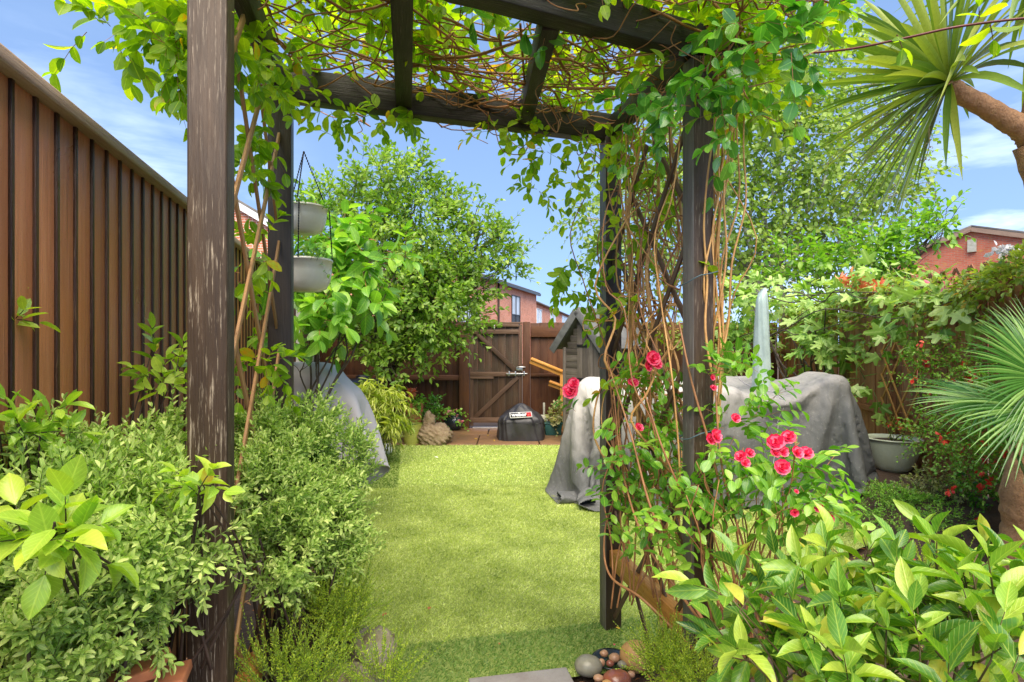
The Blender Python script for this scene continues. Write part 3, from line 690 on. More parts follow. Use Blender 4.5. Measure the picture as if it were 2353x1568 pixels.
dp=MB(); s=along(1142.5); p=c0+u*s+nrm*.1; tube(dp,[A(*p,.0),A(*p,5.1)],.06,8); dp.build('drainpipe',M['stemdark'],t,smooth=True)
# terrace to its right
d0=A(1.95,45.5); d1=A(7.6,71.5); u2=nz(d1-d0); L2=np.linalg.norm(d1-d0); n2=A(u2[1],-u2[0])
t=thing('terraced_house',(d0[0],d0[1],0),'red brick terrace with small white windows receding behind the shed','house')
mb=MB(); boxwalls(mb,d0,u2,L2,6.5,0,4.75); mb.build('wall',M['brick'],t)
gableroof(t,d0,u2,L2,6.5,4.75,6.15,M['slate'],.25)
def along2(px):
    k=(px-CX)/F; return (k*d0[1]-d0[0])/(u2[0]-k*u2[1])
for a,b,y0,y1 in ((1232.5,1244,711,745),(1264,1276,721,748),(1291,1304,728,750)):
    s0=along2(a); s1=along2(b); Y=d0[1]+u2[1]*(s0+s1)/2
    window(t,d0+u2*s0,u2,s1-s0,EYE+(HY-y1)/F*Y,EYE+(HY-y0)/F*Y,n2,M['white'],2)
# right gable house
def gable_house(name,L_,Rr,apex_z,eave_z,depth,mat,label,vent=False,roofm='slate',bargem='slate'):
    L_=A(*L_);Rr=A(*Rr);u=nz(Rr-L_);W=np.linalg.norm(Rr-L_);v=A(-u[1],u[0])
    t=thing(name,(L_[0],L_[1],0),label,'house')
    mb=MB(); 
    for off_,rev in ((0,0),(depth,1)):
        a=L_+v*off_; b=Rr+v*off_; m_=(a+b)/2
        P=[A(*a,0),A(*b,0),A(*b,eave_z),A(*m_,apex_z),A(*a,eave_z)]; mb.add(P,np.array([[0,1,2,3,4]] if not rev else [[4,3,2,1,0]]),[(0,0),(W,0),(W,eave_z),(W/2,apex_z),(0,eave_z)])
    wallquad(mb,Rr,Rr+v*depth,0,eave_z); wallquad(mb,L_+v*depth,L_,0,eave_z); mb.build('wall',M[mat],t)
    rb=MB(); th=.13; m0=(L_+Rr)/2; sl=(apex_z-eave_z)/(W/2); ov=.22
    for e,sg in ((L_,-1),(Rr,1)):
        ee=e+u*sg*ov; P=[A(*(ee-v*.12),eave_z-sl*ov+.01),A(*(m0-v*.12),apex_z+.01),A(*(m0+v*depth),apex_z+.01),A(*(ee+v*depth),eave_z-sl*ov+.01)]
        P2=[p+A(0,0,th) for p in P]; rb.add(P+P2,np.array([[0,1,2,3],[7,6,5,4],[0,4,5,1],[1,5,6,2],[2,6,7,3],[3,7,4,0]]))
    rb.build('roof',M[roofm],t)
    bb=MB()
    for e,sg in ((L_,-1),(Rr,1)):
        ee=e+u*sg*ov; bar(bb,A(*(ee-v*.15),eave_z-sl*ov-.04),A(*(m0-v*.15),apex_z-.04),.05,.17,up=(0,0,1))
    bb.build('bargeboard',M[bargem],t)
    if vent:
        vb=MB(); c=m0-v*.06; bar(vb,A(*c,apex_z-.95),A(*c,apex_z-.45),.28,.1,up=(v[0],v[1],0)); vb.build('vent',M['concrete'],t)
    return t
gable_house('brick_house',(16.85,26.0),(20.6,20.0),6.12,4.98,9,'brickold','old red brick house gable rising above the right fence',vent=True,bargem='cap')
gable_house('brick_house',(-9.3,15.9),(-6.98,16.2),5.62,4.93,2.5,'brick','brick house with white bargeboard glimpsed between the left pergola posts',bargem='white')

# ---------------------------------------------------------------- shed
sl_=A(.70,8.28); sr_=A(1.26,7.72); u=nz(sr_-sl_); W=np.linalg.norm(sr_-sl_); v=A(-u[1],u[0]); DP=1.3
m0=(sl_+sr_)/2; ez=1.46; az=1.94
t=thing('garden_shed',(m0[0],m0[1],0),'small weathered grey shed with a felt roof in the far right corner','shed')
wl=sl_+u*.10; wr=sr_-u*.10
mb=MB(); zz=.05
while zz<1.82:   # horizontal boards on the gable, stopping at the door
    h=.095; f=max(0,(zz+h-1.38)/(az-1.40)); a=wl+(m0-wl)*f; b=wr+(m0-wr)*f
    if np.linalg.norm(b-a)>.05 and f<1: bar(mb,A(*(a),zz+h/2),A(*(b),zz+h/2),.014,h*.97)
    bar(mb,A(*(wl+v*.012),zz+h/2),A(*(wl+v*DP),zz+h/2),.014,h*.97) if zz<1.36 else None
    bar(mb,A(*(wr+v*.012),zz+h/2),A(*(wr+v*DP),zz+h/2),.014,h*.97) if zz<1.36 else None
    zz+=h
bld(mb,'wall',M['shed'],t,bevel=.002)
db=MB(); dA=m0-u*.05-v*.022; n=4
for q in range(n):
    p=dA+u*(.36/n*(q+.5)); hh=1.76-(q+.5)/n*.36; bar(db,A(*p,.08),A(*p,hh),.36/n-.002,.016,up=(v[0],v[1],0))
d_=bld(db,'door',M['shed'],t,bevel=.002); WB[d_.name]=WB[t.name]
for z in (1.42,.95): 
    h_=MB(); bar(h_,A(*(dA-v*.014),z),A(*(dA+u*.2-v*.014),z),.01,.035); bld(h_,'hinge',M['black'],d_,bevel=.001)
cb=MB()
for p in (wl,wr): bar(cb,A(*(p-v*.012),.0),A(*(p-v*.012),1.40),.045,.03,up=(v[0],v[1],0))
bld(cb,'corner_trim',M['shed'],t)
rb=MB(); sl2=(az-ez)/(W/2); th=.025
for e,sg in ((sl_,-1),(sr_,1)):
    n=6
    for side in (0,):
        a0=e+u*sg*.06; P=[A(*(a0-v*.10),ez-sl2*.06-.02),A(*(m0-v*.10),az),A(*(m0+v*DP),az),A(*(a0+v*DP),ez-sl2*.06-.02)]; P2=[p+A(0,0,th) for p in P]
        rb.add(P+P2,np.array([[0,1,2,3],[7,6,5,4],[0,4,5,1],[1,5,6,2],[2,6,7,3],[3,7,4,0]]))
rb.build('roof',M['felt'],t)
bb=MB()
for e,sg in ((sl_,-1),(sr_,1)):
    a0=e+u*sg*.06; bar(bb,A(*(a0-v*.115),ez-sl2*.06-.045),A(*(m0-v*.115),az-.03),.02,.11,up=(0,0,1))
bld(bb,'bargeboard',M['felt'],t,bevel=.003)
# ================================================================ draped covers (small cloth solver)
def sd_box(P, c, yaw, h, r):
    """signed distance and gradient-free push: rounded box"""
    cs,sn=math.cos(yaw),math.sin(yaw); q=P-A(*c); x=q[...,0]*cs+q[...,1]*sn; y=-q[...,0]*sn+q[...,1]*cs; z=q[...,2]
    a=np.stack([np.abs(x)-h[0]+r,np.abs(y)-h[1]+r,np.abs(z)-h[2]+r],-1)
    return np.linalg.norm(np.maximum(a,0),axis=-1)+np.minimum(a.max(-1),0)-r
def sdf(P,boxes): return np.min(np.stack([sd_box(P,*b) for b in boxes]),0)
def _relax(P,Vv,step,boxes,thick,steps,sub,dt,damp):
    nx,ny=P.shape[:2]; C=[]
    for di,dj,k in ((1,0,1.),(0,1,1.),(1,1,.5),(1,-1,.5),(2,0,.04),(0,2,.04)):
        L=step*math.hypot(di,dj)
        for off_ in (0,1):
            if di:   # interleave along i
                ia=np.arange(0,nx-di); ia=ia[(ia//di)%2==off_]
                if dj>=0: sa=(ia[:,None],np.arange(0,ny-dj)[None]); sb=(ia[:,None]+di,np.arange(dj,ny)[None])
                else: sa=(ia[:,None],np.arange(-dj,ny)[None]); sb=(ia[:,None]+di,np.arange(0,ny+dj)[None])
            else:
                ja=np.arange(0,ny-dj); ja=ja[(ja//dj)%2==off_]
                sa=(np.arange(nx)[:,None],ja[None]); sb=(np.arange(nx)[:,None],ja[None]+dj)
            fa=(sa[0]*ny+sa[1]).ravel(); fb=(sb[0]*ny+sb[1]).ravel(); C.append((fa,fb,L,k))
    P=P.reshape(-1,3); Vv=Vv.reshape(-1,3); e=.004
    for it in range(steps):
        Vv[:,2]-=9.8*dt; Vv*=damp; sp=np.linalg.norm(Vv,axis=1,keepdims=True); Vv*=np.minimum(1,1.8/np.maximum(sp,1e-6))
        Q=P+Vv*dt
        for s in range(sub):
            for fa,fb,L,k in C:
                d=Q[fb]-Q[fa]; l=np.sqrt((d*d).sum(1)); g=d*((l-L)/np.maximum(l,1e-6)*.5*k)[:,None]
                Q[fa]+=g; Q[fb]-=g
            if s%4==0 or s==sub-1:
                sd=sdf(Q,boxes); m=sd<thick
                if m.any():
                    q=Q[m]; f0=sd[m]; g=np.stack([sdf(q+A(e,0,0),boxes)-f0,sdf(q+A(0,e,0),boxes)-f0,sdf(q+A(0,0,e),boxes)-f0],-1); g=nz(g)
                    Q[m]=q+g*(thick-f0)[:,None]
                    dr=Q[m]-P[m]; Q[m]=Q[m]-(dr-(dr*g).sum(-1,keepdims=True)*g)*.25
                low=Q[:,2]<thick
                Q[low,2]=thick; Q[low,:2]=P[low,:2]*.12+Q[low,:2]*.88
        Vv=(Q-P)/dt; P=Q
    return P.reshape(nx,ny,3),Vv.reshape(nx,ny,3)
def _up(G):
    nx,ny=G.shape[:2]; H=np.zeros((2*nx-1,2*ny-1)+G.shape[2:]); H[::2,::2]=G; H[1::2,::2]=(G[1:]+G[:-1])/2; H[:,1::2]=(H[:,0:-1:2]+H[:,2::2])/2; return H
def drape(center,yaw,LX,LY,z0,boxes,hx,hy,cx0=0,step=.1,thick=.012,seed=2,n1=150,n2=60,crum=1.,**kw):
    nx=int(round(LX/step))+1; ny=int(round(LY/step))+1
    gx,gy=np.meshgrid((np.arange(nx)-(nx-1)/2)*step,(np.arange(ny)-(ny-1)/2)*step,indexing='ij')
    cs,sn=math.cos(yaw),math.sin(yaw)
    ex=np.maximum(np.abs(gx)-hx,0); ey=np.maximum(np.abs(gy)-hy,0); ee=np.hypot(ex,ey)
    ux=np.sign(gx)*(np.minimum(np.abs(gx),hx)+.22*ex); uy=np.sign(gy)*(np.minimum(np.abs(gy),hy)+.22*ey)
    P=np.stack([center[0]+ux*cs-uy*sn,center[1]+ux*sn+uy*cs,np.maximum(z0-ee*.96,.02)],-1)
    P[...,:2]+=.05*np.stack([fnoise(P,seed,5),fnoise(P,seed+3,5)],-1)*np.minimum(ee*2,1)[...,None]
    P[...,2]+=.015*fnoise(P,seed,6)
    P,V=_relax(P,np.zeros_like(P),step,boxes,thick,n1,22,.02,.985)
    P,V,gx,gy=_up(P),_up(V)*.3,_up(gx),_up(gy)
    P+=rng.normal(0,.003,P.shape)
    P,V=_relax(P,V,step/2,boxes,thick,n2,18,.016,.96)
    for _ in range(2):   # double the grid and crumple the fabric
        P,gx,gy=_up(P),_up(gx),_up(gy)
        if _==0:
            Q=P.copy(); Q[1:-1,1:-1]=(P[1:-1,1:-1]*2+P[:-2,1:-1]+P[2:,1:-1]+P[1:-1,:-2]+P[1:-1,2:])/6; P=Q
    n=nz(np.cross(np.gradient(P,axis=0),np.gradient(P,axis=1))); n*=np.sign((n*A(0,0,1)).sum(-1,keepdims=True)+1e-6)
    q=P*A(1,1,.55); r1=1-2*np.abs(fnoise(q+.35*fnoise(q,31,3)[...,None],seed+5,4.)); r2=1-2*np.abs(fnoise(q,seed+9,11.))
    P=P+n*((.006*r1+.004*r2)*crum)[...,None]; P[...,2]=np.maximum(P[...,2],.008)
    return P,gx,gy
def cloth_obj(P,gx,gy,LX,LY,name,mat,parent,rc=.5,base=None,mi_fn=None):
    nx,ny=P.shape[:2]; i=np.arange(nx-1)[:,None]*ny; j=np.arange(ny-1)[None,:]
    Fq=np.stack([i+j,i+ny+j,i+ny+j+1,i+j+1],-1)
    ax=np.abs(gx[:-1,:-1]); ay=np.abs(gy[:-1,:-1]); cx=LX/2-rc; cy=LY/2-rc
    keep=~((ax>cx)&(ay>cy)&(np.hypot(ax-cx,ay-cy)>rc))
    mb=MB(); mb.add(P.reshape(-1,3),Fq[keep].reshape(-1,4),np.stack([gx,gy],-1).reshape(-1,2))
    o=mb.build(name,mat,parent,smooth=True,base=base)
    import bmesh
    bm=bmesh.new(); bm.from_mesh(o.data); bmesh.ops.delete(bm,geom=[v for v in bm.verts if not v.link_faces],context='VERTS'); bm.to_mesh(o.data); bm.free()
    s=o.modifiers.new('thickness','SOLIDIFY'); s.thickness=.004
    s=o.modifiers.new('smooth','SUBSURF'); s.levels=0; s.render_levels=0
    return o
import time as _t
_t0=_t.time()
yw=-.0
BX=[((1.0,5.78,.50),R(80),(.44,.32,.575),.10),((1.66,5.02,.49),R(4),(.36,.10,.565),.07),((2.98,5.42,.52),R(78),(.40,.11,.63),.07),
    ((1.55,6.4,.5),0,(.36,.1,.57),.07),((2.5,6.4,.5),0,(.36,.1,.57),.07),
    ((1.6,5.75,.38),0,(.6,.40,.36),.05)]
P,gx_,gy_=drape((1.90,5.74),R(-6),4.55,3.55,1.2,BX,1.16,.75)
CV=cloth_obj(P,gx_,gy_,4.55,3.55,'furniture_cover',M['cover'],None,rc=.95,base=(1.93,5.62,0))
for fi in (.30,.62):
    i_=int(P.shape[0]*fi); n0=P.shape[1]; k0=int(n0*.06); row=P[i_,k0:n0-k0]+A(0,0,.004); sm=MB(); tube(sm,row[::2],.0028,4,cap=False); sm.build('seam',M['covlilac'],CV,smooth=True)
tag(CV,'grey fabric cover sagging over a garden table and chairs on the lawn','furniture cover')
BX2=[((-1.86,4.78,.62),R(-10),(.46,.24,.66),.2),((-1.56,4.77,.54),R(-10),(.29,.2,.56),.14),((-2.2,4.85,.40),R(-10),(.2,.2,.5),.1)]
P,gx_,gy_=drape((-1.84,4.82),R(-10),2.2,2.2,1.4,BX2,.55,.25,crum=.45)
CV2=cloth_obj(P,gx_,gy_,2.2,2.2,'barbecue_cover',M['covlilac'],None,rc=.75,base=(-1.80,4.80,0))
tag(CV2,'pale lilac grey cover over a tall barbecue beside the left fence','barbecue cover')
print('cloth',_t.time()-_t0)
# feet of what stands under the pale cover
mb=MB(); rock(mb,(-1.15,4.43,.035),.05,.075,.035,3,.05,12); o=mb.build('castor',M['black'],smooth=True,base=(-1.16,4.43,0)); tag(o,'black castor poking out under the pale cover onto the lawn','castor')
# ---- small black barbecue cover with its badge
bc=gr(1197,1017); Yb=bc[1]+.28; cx=(1197-CX)/F*Yb
n=96; lev=26; V=np.zeros((lev+1,n,3)); a=np.arange(n)/n*2*np.pi
H=.56
prof=[(0,.385),(.06,.383),(.14,.375),(.22,.372),(.27,.368),(.30,.352),(.36,.27),(.42,.17),(.47,.09),(.492,.045),(.50,.0)]
pz=np.array([p[0] for p in prof]); pr=np.array([p[1] for p in prof]); s=np.concatenate([[0],np.cumsum(np.hypot(np.diff(pz),np.diff(pr)))]); ss=np.linspace(0,s[-1],lev+1)
zz=np.interp(ss,s,pz)*1.1; rr=np.interp(ss,s,pr)
for q in range(lev+1):
    f=min(1,rr[q]/.3)
    ex=.62; x=np.sign(np.cos(a))*np.abs(np.cos(a))**ex; y=np.sign(np.sin(a))*np.abs(np.sin(a))**ex
    wr=.010*np.sin(a*9+q*.18)+.008*np.sin(a*17+1.3+q*.35)+.010*np.sin(a*5-q*.3)+.006*np.sin(a*29+q*.6)
    V[q,:,0]=cx+x*rr[q]*.93*(1+wr*f*2.2); V[q,:,1]=Yb+y*rr[q]*.72*(1+wr*f*2.2); V[q,:,2]=zz[q]+.012*np.sin(a*7+1)*(zz[q]/.5)*f+.008*np.sin(a*4+q)*f*(zz[q]>.05)
mb=MB(); i=np.arange(lev)[:,None]*n; j=np.arange(n)[None,:]; j2=(j+1)%n
mb.add(V.reshape(-1,3),np.stack([i+j,i+j2,i+n+j2,i+n+j],-1).reshape(-1,4))
t=thing('barbecue_cover',(cx,Yb,0),'small black vinyl barbecue cover with a white and red badge in front of the gate','barbecue cover')
o=mb.build('cover',M['covblack'],t,smooth=True); s_=o.modifiers.new('s','SUBSURF'); s_.levels=1; s_.render_levels=1
sm=MB(); q=9; ring=V[q]*1.0; ring=np.vstack([ring,ring[:1]]); c=A(cx,Yb,0); ring=c+(ring-c)*A(1.008,1.008,1); tube(sm,ring,.0035,5,cap=False); sm.build('seam',M['black'],t,smooth=True)
# badge on the front slope
bz=.398; by=Yb-.72*.27-.055
bn=nz(A(.10,-.72,.70)); bx=nz(A(1,.13,.06)); bx=nz(bx-bn*(bx@bn)); byv=np.cross(bn,bx)
bc_=A(cx-.005,by,bz)
def bq(mb,x0,x1,y0,y1,lift,mi=0):
    P=[bc_+bx*x+byv*y+bn*(lift+dz) for dz in (0,.004) for x,y in ((x0,y0),(x1,y0),(x1,y1),(x0,y1))]
    mb.add(P,np.array([[4,5,6,7],[0,3,2,1],[0,1,5,4],[1,2,6,5],[2,3,7,6],[3,0,4,7]]),None,mi)
mb=MB(); bq(mb,-.165,.165,-.05,.05,0,0); bq(mb,-.153,.153,-.038,.038,.0025,1); bq(mb,.085,.153,-.038,.038,.005,2)
m_red=plain('badge red',(.65,.03,.03),.4,.05); bd=mb.build('badge',[M['white'],M['black'],m_red],t)
tx=bpy.data.curves.new('badge_text','FONT'); tx.body='weber'; tx.size=.088; tx.extrude=.001; tx.align_x='CENTER'; tx.align_y='CENTER'; tx.offset=.0022
to=bpy.data.objects.new('tmp',tx); COL.objects.link(to)
bpy.context.view_layer.update(); dg=bpy.context.evaluated_depsgraph_get(); me=bpy.data.meshes.new_from_object(to.evaluated_get(dg)); bpy.data.objects.remove(to)
co=np.zeros(len(me.vertices)*3); me.vertices.foreach_get('co',co); co=co.reshape(-1,3)
W_=bc_+bn*.0105+bx*(co[:,0:1]-.028)+byv*(co[:,1:2]*1.0)+bn*co[:,2:3]-A(*WB[t.name])
me.vertices.foreach_set('co',W_.ravel()); me.update(); me.materials.clear(); me.materials.append(M['white'])
lo=bpy.data.objects.new('lettering',me); COL.objects.link(lo); lo.parent=bd
# ---- closed parasol
pb=at(1750,880,5.75); pt=at(1752,672,5.75)
t=thing('closed_parasol',(pb[0],pb[1],.8),'closed parasol in a pale green translucent sleeve standing up through the grey cover','parasol')
n=40;lev=30;a=np.arange(n)/n*2*np.pi; zs=np.linspace(.76,pt[2],lev+1); V=np.zeros((lev+1,n,3))
for q,z in enumerate(zs):
    f=(z-.76)/(pt[2]-.76); r=np.interp(f,[0,.5,.93,1],[.098,.078,.055,.040]); w=1+.05*np.sin(a*5+3*f)+.05*np.sin(a*9+7*f)+.05*np.sin(a*3+9*f)+.02*np.sin(a*17+20*f)
    V[q,:,0]=pb[0]+.004*f+r*w*np.cos(a); V[q,:,1]=pb[1]+r*w*np.sin(a); V[q,:,2]=z+(.05*np.cos(a-.4)*(1 if q==lev else .5) if q>lev-2 else 0)
mb=MB(); i=np.arange(lev)[:,None]*n; j=np.arange(n)[None,:]; j2=(j+1)%n
mb.add(V.reshape(-1,3),[np.stack([i+j,i+j2,i+n+j2,i+n+j],-1).reshape(-1,4),np.array([list(range(lev*n,lev*n+n))])]); mb.build('sleeve',M['parasol'],t,smooth=True)
mb=MB(); tube(mb,[(pb[0],pb[1],.02),(pb[0],pb[1],1.9)],.019,10); mb.build('pole',M['steel'],t,smooth=True)
# ================================================================ VEGETATION
def plant(name,base,label,cat,group=None): return thing(name,base,label,cat,group)
def fin(mb,name,mat,t,smooth=True): 
    if mb.n: return mb.build(name,mat,t,smooth=smooth)
def wander(p0,p1,n,amp,rg=rng,sag=0):
    p0=A(*p0);p1=A(*p1); t=np.linspace(0,1,n)[:,None]; P=p0+(p1-p0)*t
    w=rg.normal(0,1,(n,3)); w=np.cumsum(w,0); w-=w[0]+(w[-1]-w[0])*t; P=P+w*amp/np.sqrt(n); P[:,2]-=sag*np.sin(t[:,0]*np.pi); return spline(P,4)

# ---- hebe shrubs
for base,lab,blobs,n,low in (((-1.0,1.25,0),'large grey green hebe shrub filling the lower left in front of the fence',
   [(130,1210,1.3,190),(330,1090,1.6,115),(90,1160,1.35,125),(230,1270,1.2,180),(390,1180,1.4,110),(450,1200,1.24,70),(140,1400,1.12,120),(30,1300,1.1,150),(330,1340,1.2,100),(60,1490,1.02,130),(190,1450,1.12,110),(-90,1280,1.15,120)],2500,1),
   ((-.75,2.0,0),'rounded grey green hebe shrub beside the lawn around the back left post',
   [(620,1010,2.1,75),(745,1010,2.25,50),(690,1090,2.1,115),(610,1140,1.85,90),(775,1125,2.2,68),(700,1230,1.95,105),(785,1210,2.1,45),(805,1065,2.15,40),(820,1150,2.12,30),(790,1300,2.0,42),(640,1270,1.72,70),(722,950,2.2,22)],2200,0)):
    t=plant('hebe_shrub',base,lab,'shrub'); lm=MB(); sm=MB()
    nc=n//9; C,d=blobpts(blobs,nc,.66); P=C
    Cr=np.repeat(C,9,0)+rng.normal(0,.020,(nc*9,3)); dr=np.repeat(d+A(0,0,.55)+rng.normal(0,.35,(nc,3)),9,0)+rng.normal(0,.45,(nc*9,3))
    sprigs(lm,sm,Cr,dr,.085*(.6+.7*rng.random(nc*9)),7,.0215,.0078,T=T_OVAL,ang=62,jit=.1,droop=-.08,sr=.0014,up=.25,tipscale=.9)
    b0=A(*base)
    bm_=MB()
    for q in range(46):
        p=P[rng.integers(len(P))]; c=b0+A(rng.normal(0,.09),rng.normal(0,.09),.02); m=(c+p)/2+A(rng.normal(0,.05),rng.normal(0,.05),-.12); Q=spline([c,m,p],7); tube(bm_,Q,np.linspace(.010,.003,len(Q)),5)
    fin(bm_,'branches',M['stemdark'],t); fin(sm,'shoots',M['stemgreen'],t,False); fin(lm,'foliage',M['hebe'],t)

def tips(lm,sm,lst,k,lL,lW,T,L=.07,root=None,ang=62,**kw):
    """lst of (px,py,Y,dx,dz): a leafy shoot tip at a place of its own; root: where its stem comes from"""
    B=[];D=[]
    for px,py,Y,dx,dz in lst:
        tip=at(px,py,Y); d=nz(A(dx,rng.normal(0,.25),dz)); B.append(tip-d*L*.7); D.append(d)
    B=np.array(B);D=np.array(D); sprigs(lm,sm,B,D,L,k,lL,lW,T=T,ang=ang,**kw)
    if root is not None:
        for b in B:
            r=A(*root)+rng.normal(0,.02,3)*A(1,1,0); m=(r+b)/2+A(rng.normal(0,.04),rng.normal(0,.03),.0); Q=spline([r,m,b],7); tube(sm,Q,np.linspace(.0045,.0016,len(Q)),5)
t=plant('photinia_shrub',(-1.12,1.45,0),'sprawling shrub with lime tipped leaves growing against the left fence behind the hebe','shrub'); lm=MB(); sm=MB()
tips(lm,sm,[(18,690,1.3,-.2,1),(45,715,1.28,.5,.6),(62,730,1.3,.8,.1),(20,650,1.32,.1,1)],3,.052,.02,T_OVAL,root=(-1.25,1.45,.5),up=.6)
tips(lm,sm,[(20,925,1.15,-.2,.7),(75,930,1.2,.3,.8),(120,960,1.2,.9,.3),(60,985,1.18,.4,.1),(140,930,1.2,.7,.6),(95,1000,1.18,.6,-.1),(160,985,1.2,.9,.1),(40,960,1.15,0,.4)],3,.058,.021,T_OVAL,root=(-1.2,1.5,.35),up=.6)
tips(lm,sm,[(350,760,1.8,0,1),(355,800,1.8,.1,1),(380,830,1.75,.3,.8),(420,790,1.75,.2,1),(428,850,1.75,.3,.3),(335,860,1.75,-.9,.3),(375,870,1.75,.1,.2),(405,880,1.7,.5,.0),(315,845,1.75,-.8,.6),(345,890,1.72,-.6,.2),(430,820,1.8,.3,.6)],3,.058,.027,T_OVAL,root=(-1.05,1.62,.5),up=.5)
fin(sm,'stems',M['stemdark'],t); fin(lm,'foliage',M['lime'],t)
t=plant('photinia_shrub',(-.75,.75,0),'yellow green young leaves close to the camera at the left edge above the hebe','shrub'); lm=MB(); sm=MB()
tips(lm,sm,[(150,1150,.86,.1,.9),(105,1205,.84,-.3,.5),(200,1200,.86,.9,.4),(60,1215,.84,-.6,.3),(150,1230,.82,.3,.1),(20,1230,.82,-.6,.2),(210,1270,.85,.5,-.3),(110,1270,.82,-.1,-.3),(40,1170,.86,-.3,.7)],3,.060,.033,T_FINE,root=(-.95,1.3,.8),up=.9,ang=82,tipscale=.9)
fin(sm,'stems',M['stemdark'],t); fin(lm,'foliage',M['lime'],t)
t=plant('hydrangea_sprig',(-.68,1.25,0),'lime green broad leafed sprig crossing the front of the left pergola post','shrub'); lm=MB(); sm=MB()
tips(lm,sm,[(420,1085,1.22,-.5,.7),(480,1082,1.2,.5,.8),(440,1115,1.2,0,.1),(500,1115,1.2,.9,.1),(400,1115,1.22,-.9,.1)],3,.05,.027,T_FINE,root=(-.72,1.3,.7),up=.75,ang=72)
fin(sm,'stems',M['stemdark'],t); fin(lm,'foliage',M['lime'],t)

# ---- honeysuckle over the pergola
t=plant('honeysuckle',tuple((FL+BR)/2),'honeysuckle with tangled brown stems and backlit lime leaves over the pergola roof','climbing plant')
sm=MB(); sg=MB(); rg=rng
for q in range(150):
    a=rg.random(); y0=1.5+1.2*rg.random(); x0=-1.05+.25*rg.random()+.35*(y0-1.5)*0; L=.5+1.5*rg.random(); th=rg.normal(.35,.5)
    x0=-1.2+2.0*rg.random(); p0=A(x0,y0,2.57+.2*rg.random()); p1=p0+A(math.cos(th)*L,math.sin(th)*L*.6,rg.normal(0,.05))
    p1[0]=min(p1[0],1.0); Q=wander(p0,p1,9,.16,sag=.03); Q[:,2]=2.53+np.abs(Q[:,2]-2.53); tube(sm,Q,np.linspace(.0035+.004*rg.random()**2,.002,len(Q)),5)
for q in range(34):   # curls hanging a little below the beams
    x0=-.2+1.0*rg.random(); y0=1.9+1.0*rg.random(); p0=A(x0,y0,2.52); p1=p0+A(rg.normal(0,.25),rg.normal(0,.2),.02); Q=wander(p0,p1,6,.09,sag=.13*rg.random()); tube(sm,Q,.0022,4)
# stems winding up the right side between the two posts
for q in range(40):
    f0=.15+.62*rg.random(); f1=min(.85,max(.08,f0+rg.normal(0,.25))); e0=rg.normal(0,.05); 
    p0=BR+(FR-BR)*f0+A(.04+.05*rg.random(),0,(.05 if q<14 else .5)+.9*rg.random()); top=2.45 if rg.random()<.7 else 1.6+.8*rg.random(); p1=BR+(FR-BR)*f1+A(rg.normal(0,.07),rg.normal(0,.05),top)
    Q=wander(p0,p1,10,.19); tube(sg if q%3 else sm,Q,np.linspace(.003+.007*rg.random()**2,.0025,len(Q)),6)
for q in range(22):   # diagonal tangle across the side
    z0=.9+1.4*rg.random(); p0=BR+(FR-BR)*(.1+.75*rg.random())+A(.04*rg.random(),0,z0); p1=BR+(FR-BR)*(.1+.75*rg.random())+A(.06*rg.random(),0,z0+rg.normal(.3,.25)); Q=wander(p0,p1,8,.22); Q[:,2]=np.minimum(Q[:,2],2.5); tube(sg if q%2 else sm,Q,np.linspace(.0045,.002,len(Q)),5)
for q in range(16):   # loops outside the front right post
    p0=FR+A(.02+.07*rg.random(),rg.normal(0,.05),.9+.6*rg.random()); p1=FR+A(.04+.12*rg.random(),rg.normal(0,.06),2.3+.2*rg.random()); Q=wander(p0,p1,7,.07); tube(sg,Q,np.linspace(.005,.0025,len(Q)),6)
for q in range(3):   # the thick old trunks
    p0=BR+(FR-BR)*(.5+.12*q)+A(.07,0,.0); p1=BR+(FR-BR)*(.35+.15*q)+A(.03,0,2.4); Q=wander(p0,p1,8,.09); tube(sg,Q,np.linspace(.012,.007,len(Q)),7)
lm=MB(); 
n=640; B=np.stack([-1.2+2.35*rg.random(n),1.45+1.5*rg.random(n),2.64+.22*rg.random(n)],-1); B[:,1]=np.where(B[:,1]>2.5+.333*(B[:,0]+.98),B[:,1]-.75,B[:,1]); D=rg.normal(0,1,(n,3))*A(1,1,.35)
sprigs(lm,sm,B,D,.16,4,.064,.038,T=T_OVAL,ang=65,droop=.25,sr=.0014,up=.75,tipscale=.75)
def spray(blobs,n,L=.15,k=4,lL=.058,lW=.033,T=T_OVAL,mb=None,**kw):
    a=dict(T=T,ang=60,droop=.35,sr=.0012,up=.6,upd=-.15,rnd=.7,shell=.3); a.update(kw); clump(mb or lm,sm,blobs,n,L,k,lL,lW,**a)
# left overhang against the sky
spray([(350,40,1.6,70,.1,.09),(260,90,1.6,45,.08,.05),(400,110,1.55,50,.08,.07),(190,75,1.6,26,.06,.03),(430,20,1.6,60,.12,.1)],46,L=.13,lL=.062,lW=.035)
spray([(425,190,1.6,22),(428,310,1.6,12)],5,L=.06,k=2)
spray([(590,140,1.9,50,.1,.1),(585,280,2.0,32,.06,.12),(575,400,2.05,24,.05,.1),(585,560,2.0,32,.05,.08),(570,640,2.0,22),(645,200,2.2,32)],42,L=.12,lL=.058,lW=.035)
spray([(610,840,2.0,40,.05,.05),(560,830,2.0,25)],9,L=.1,lL=.052)
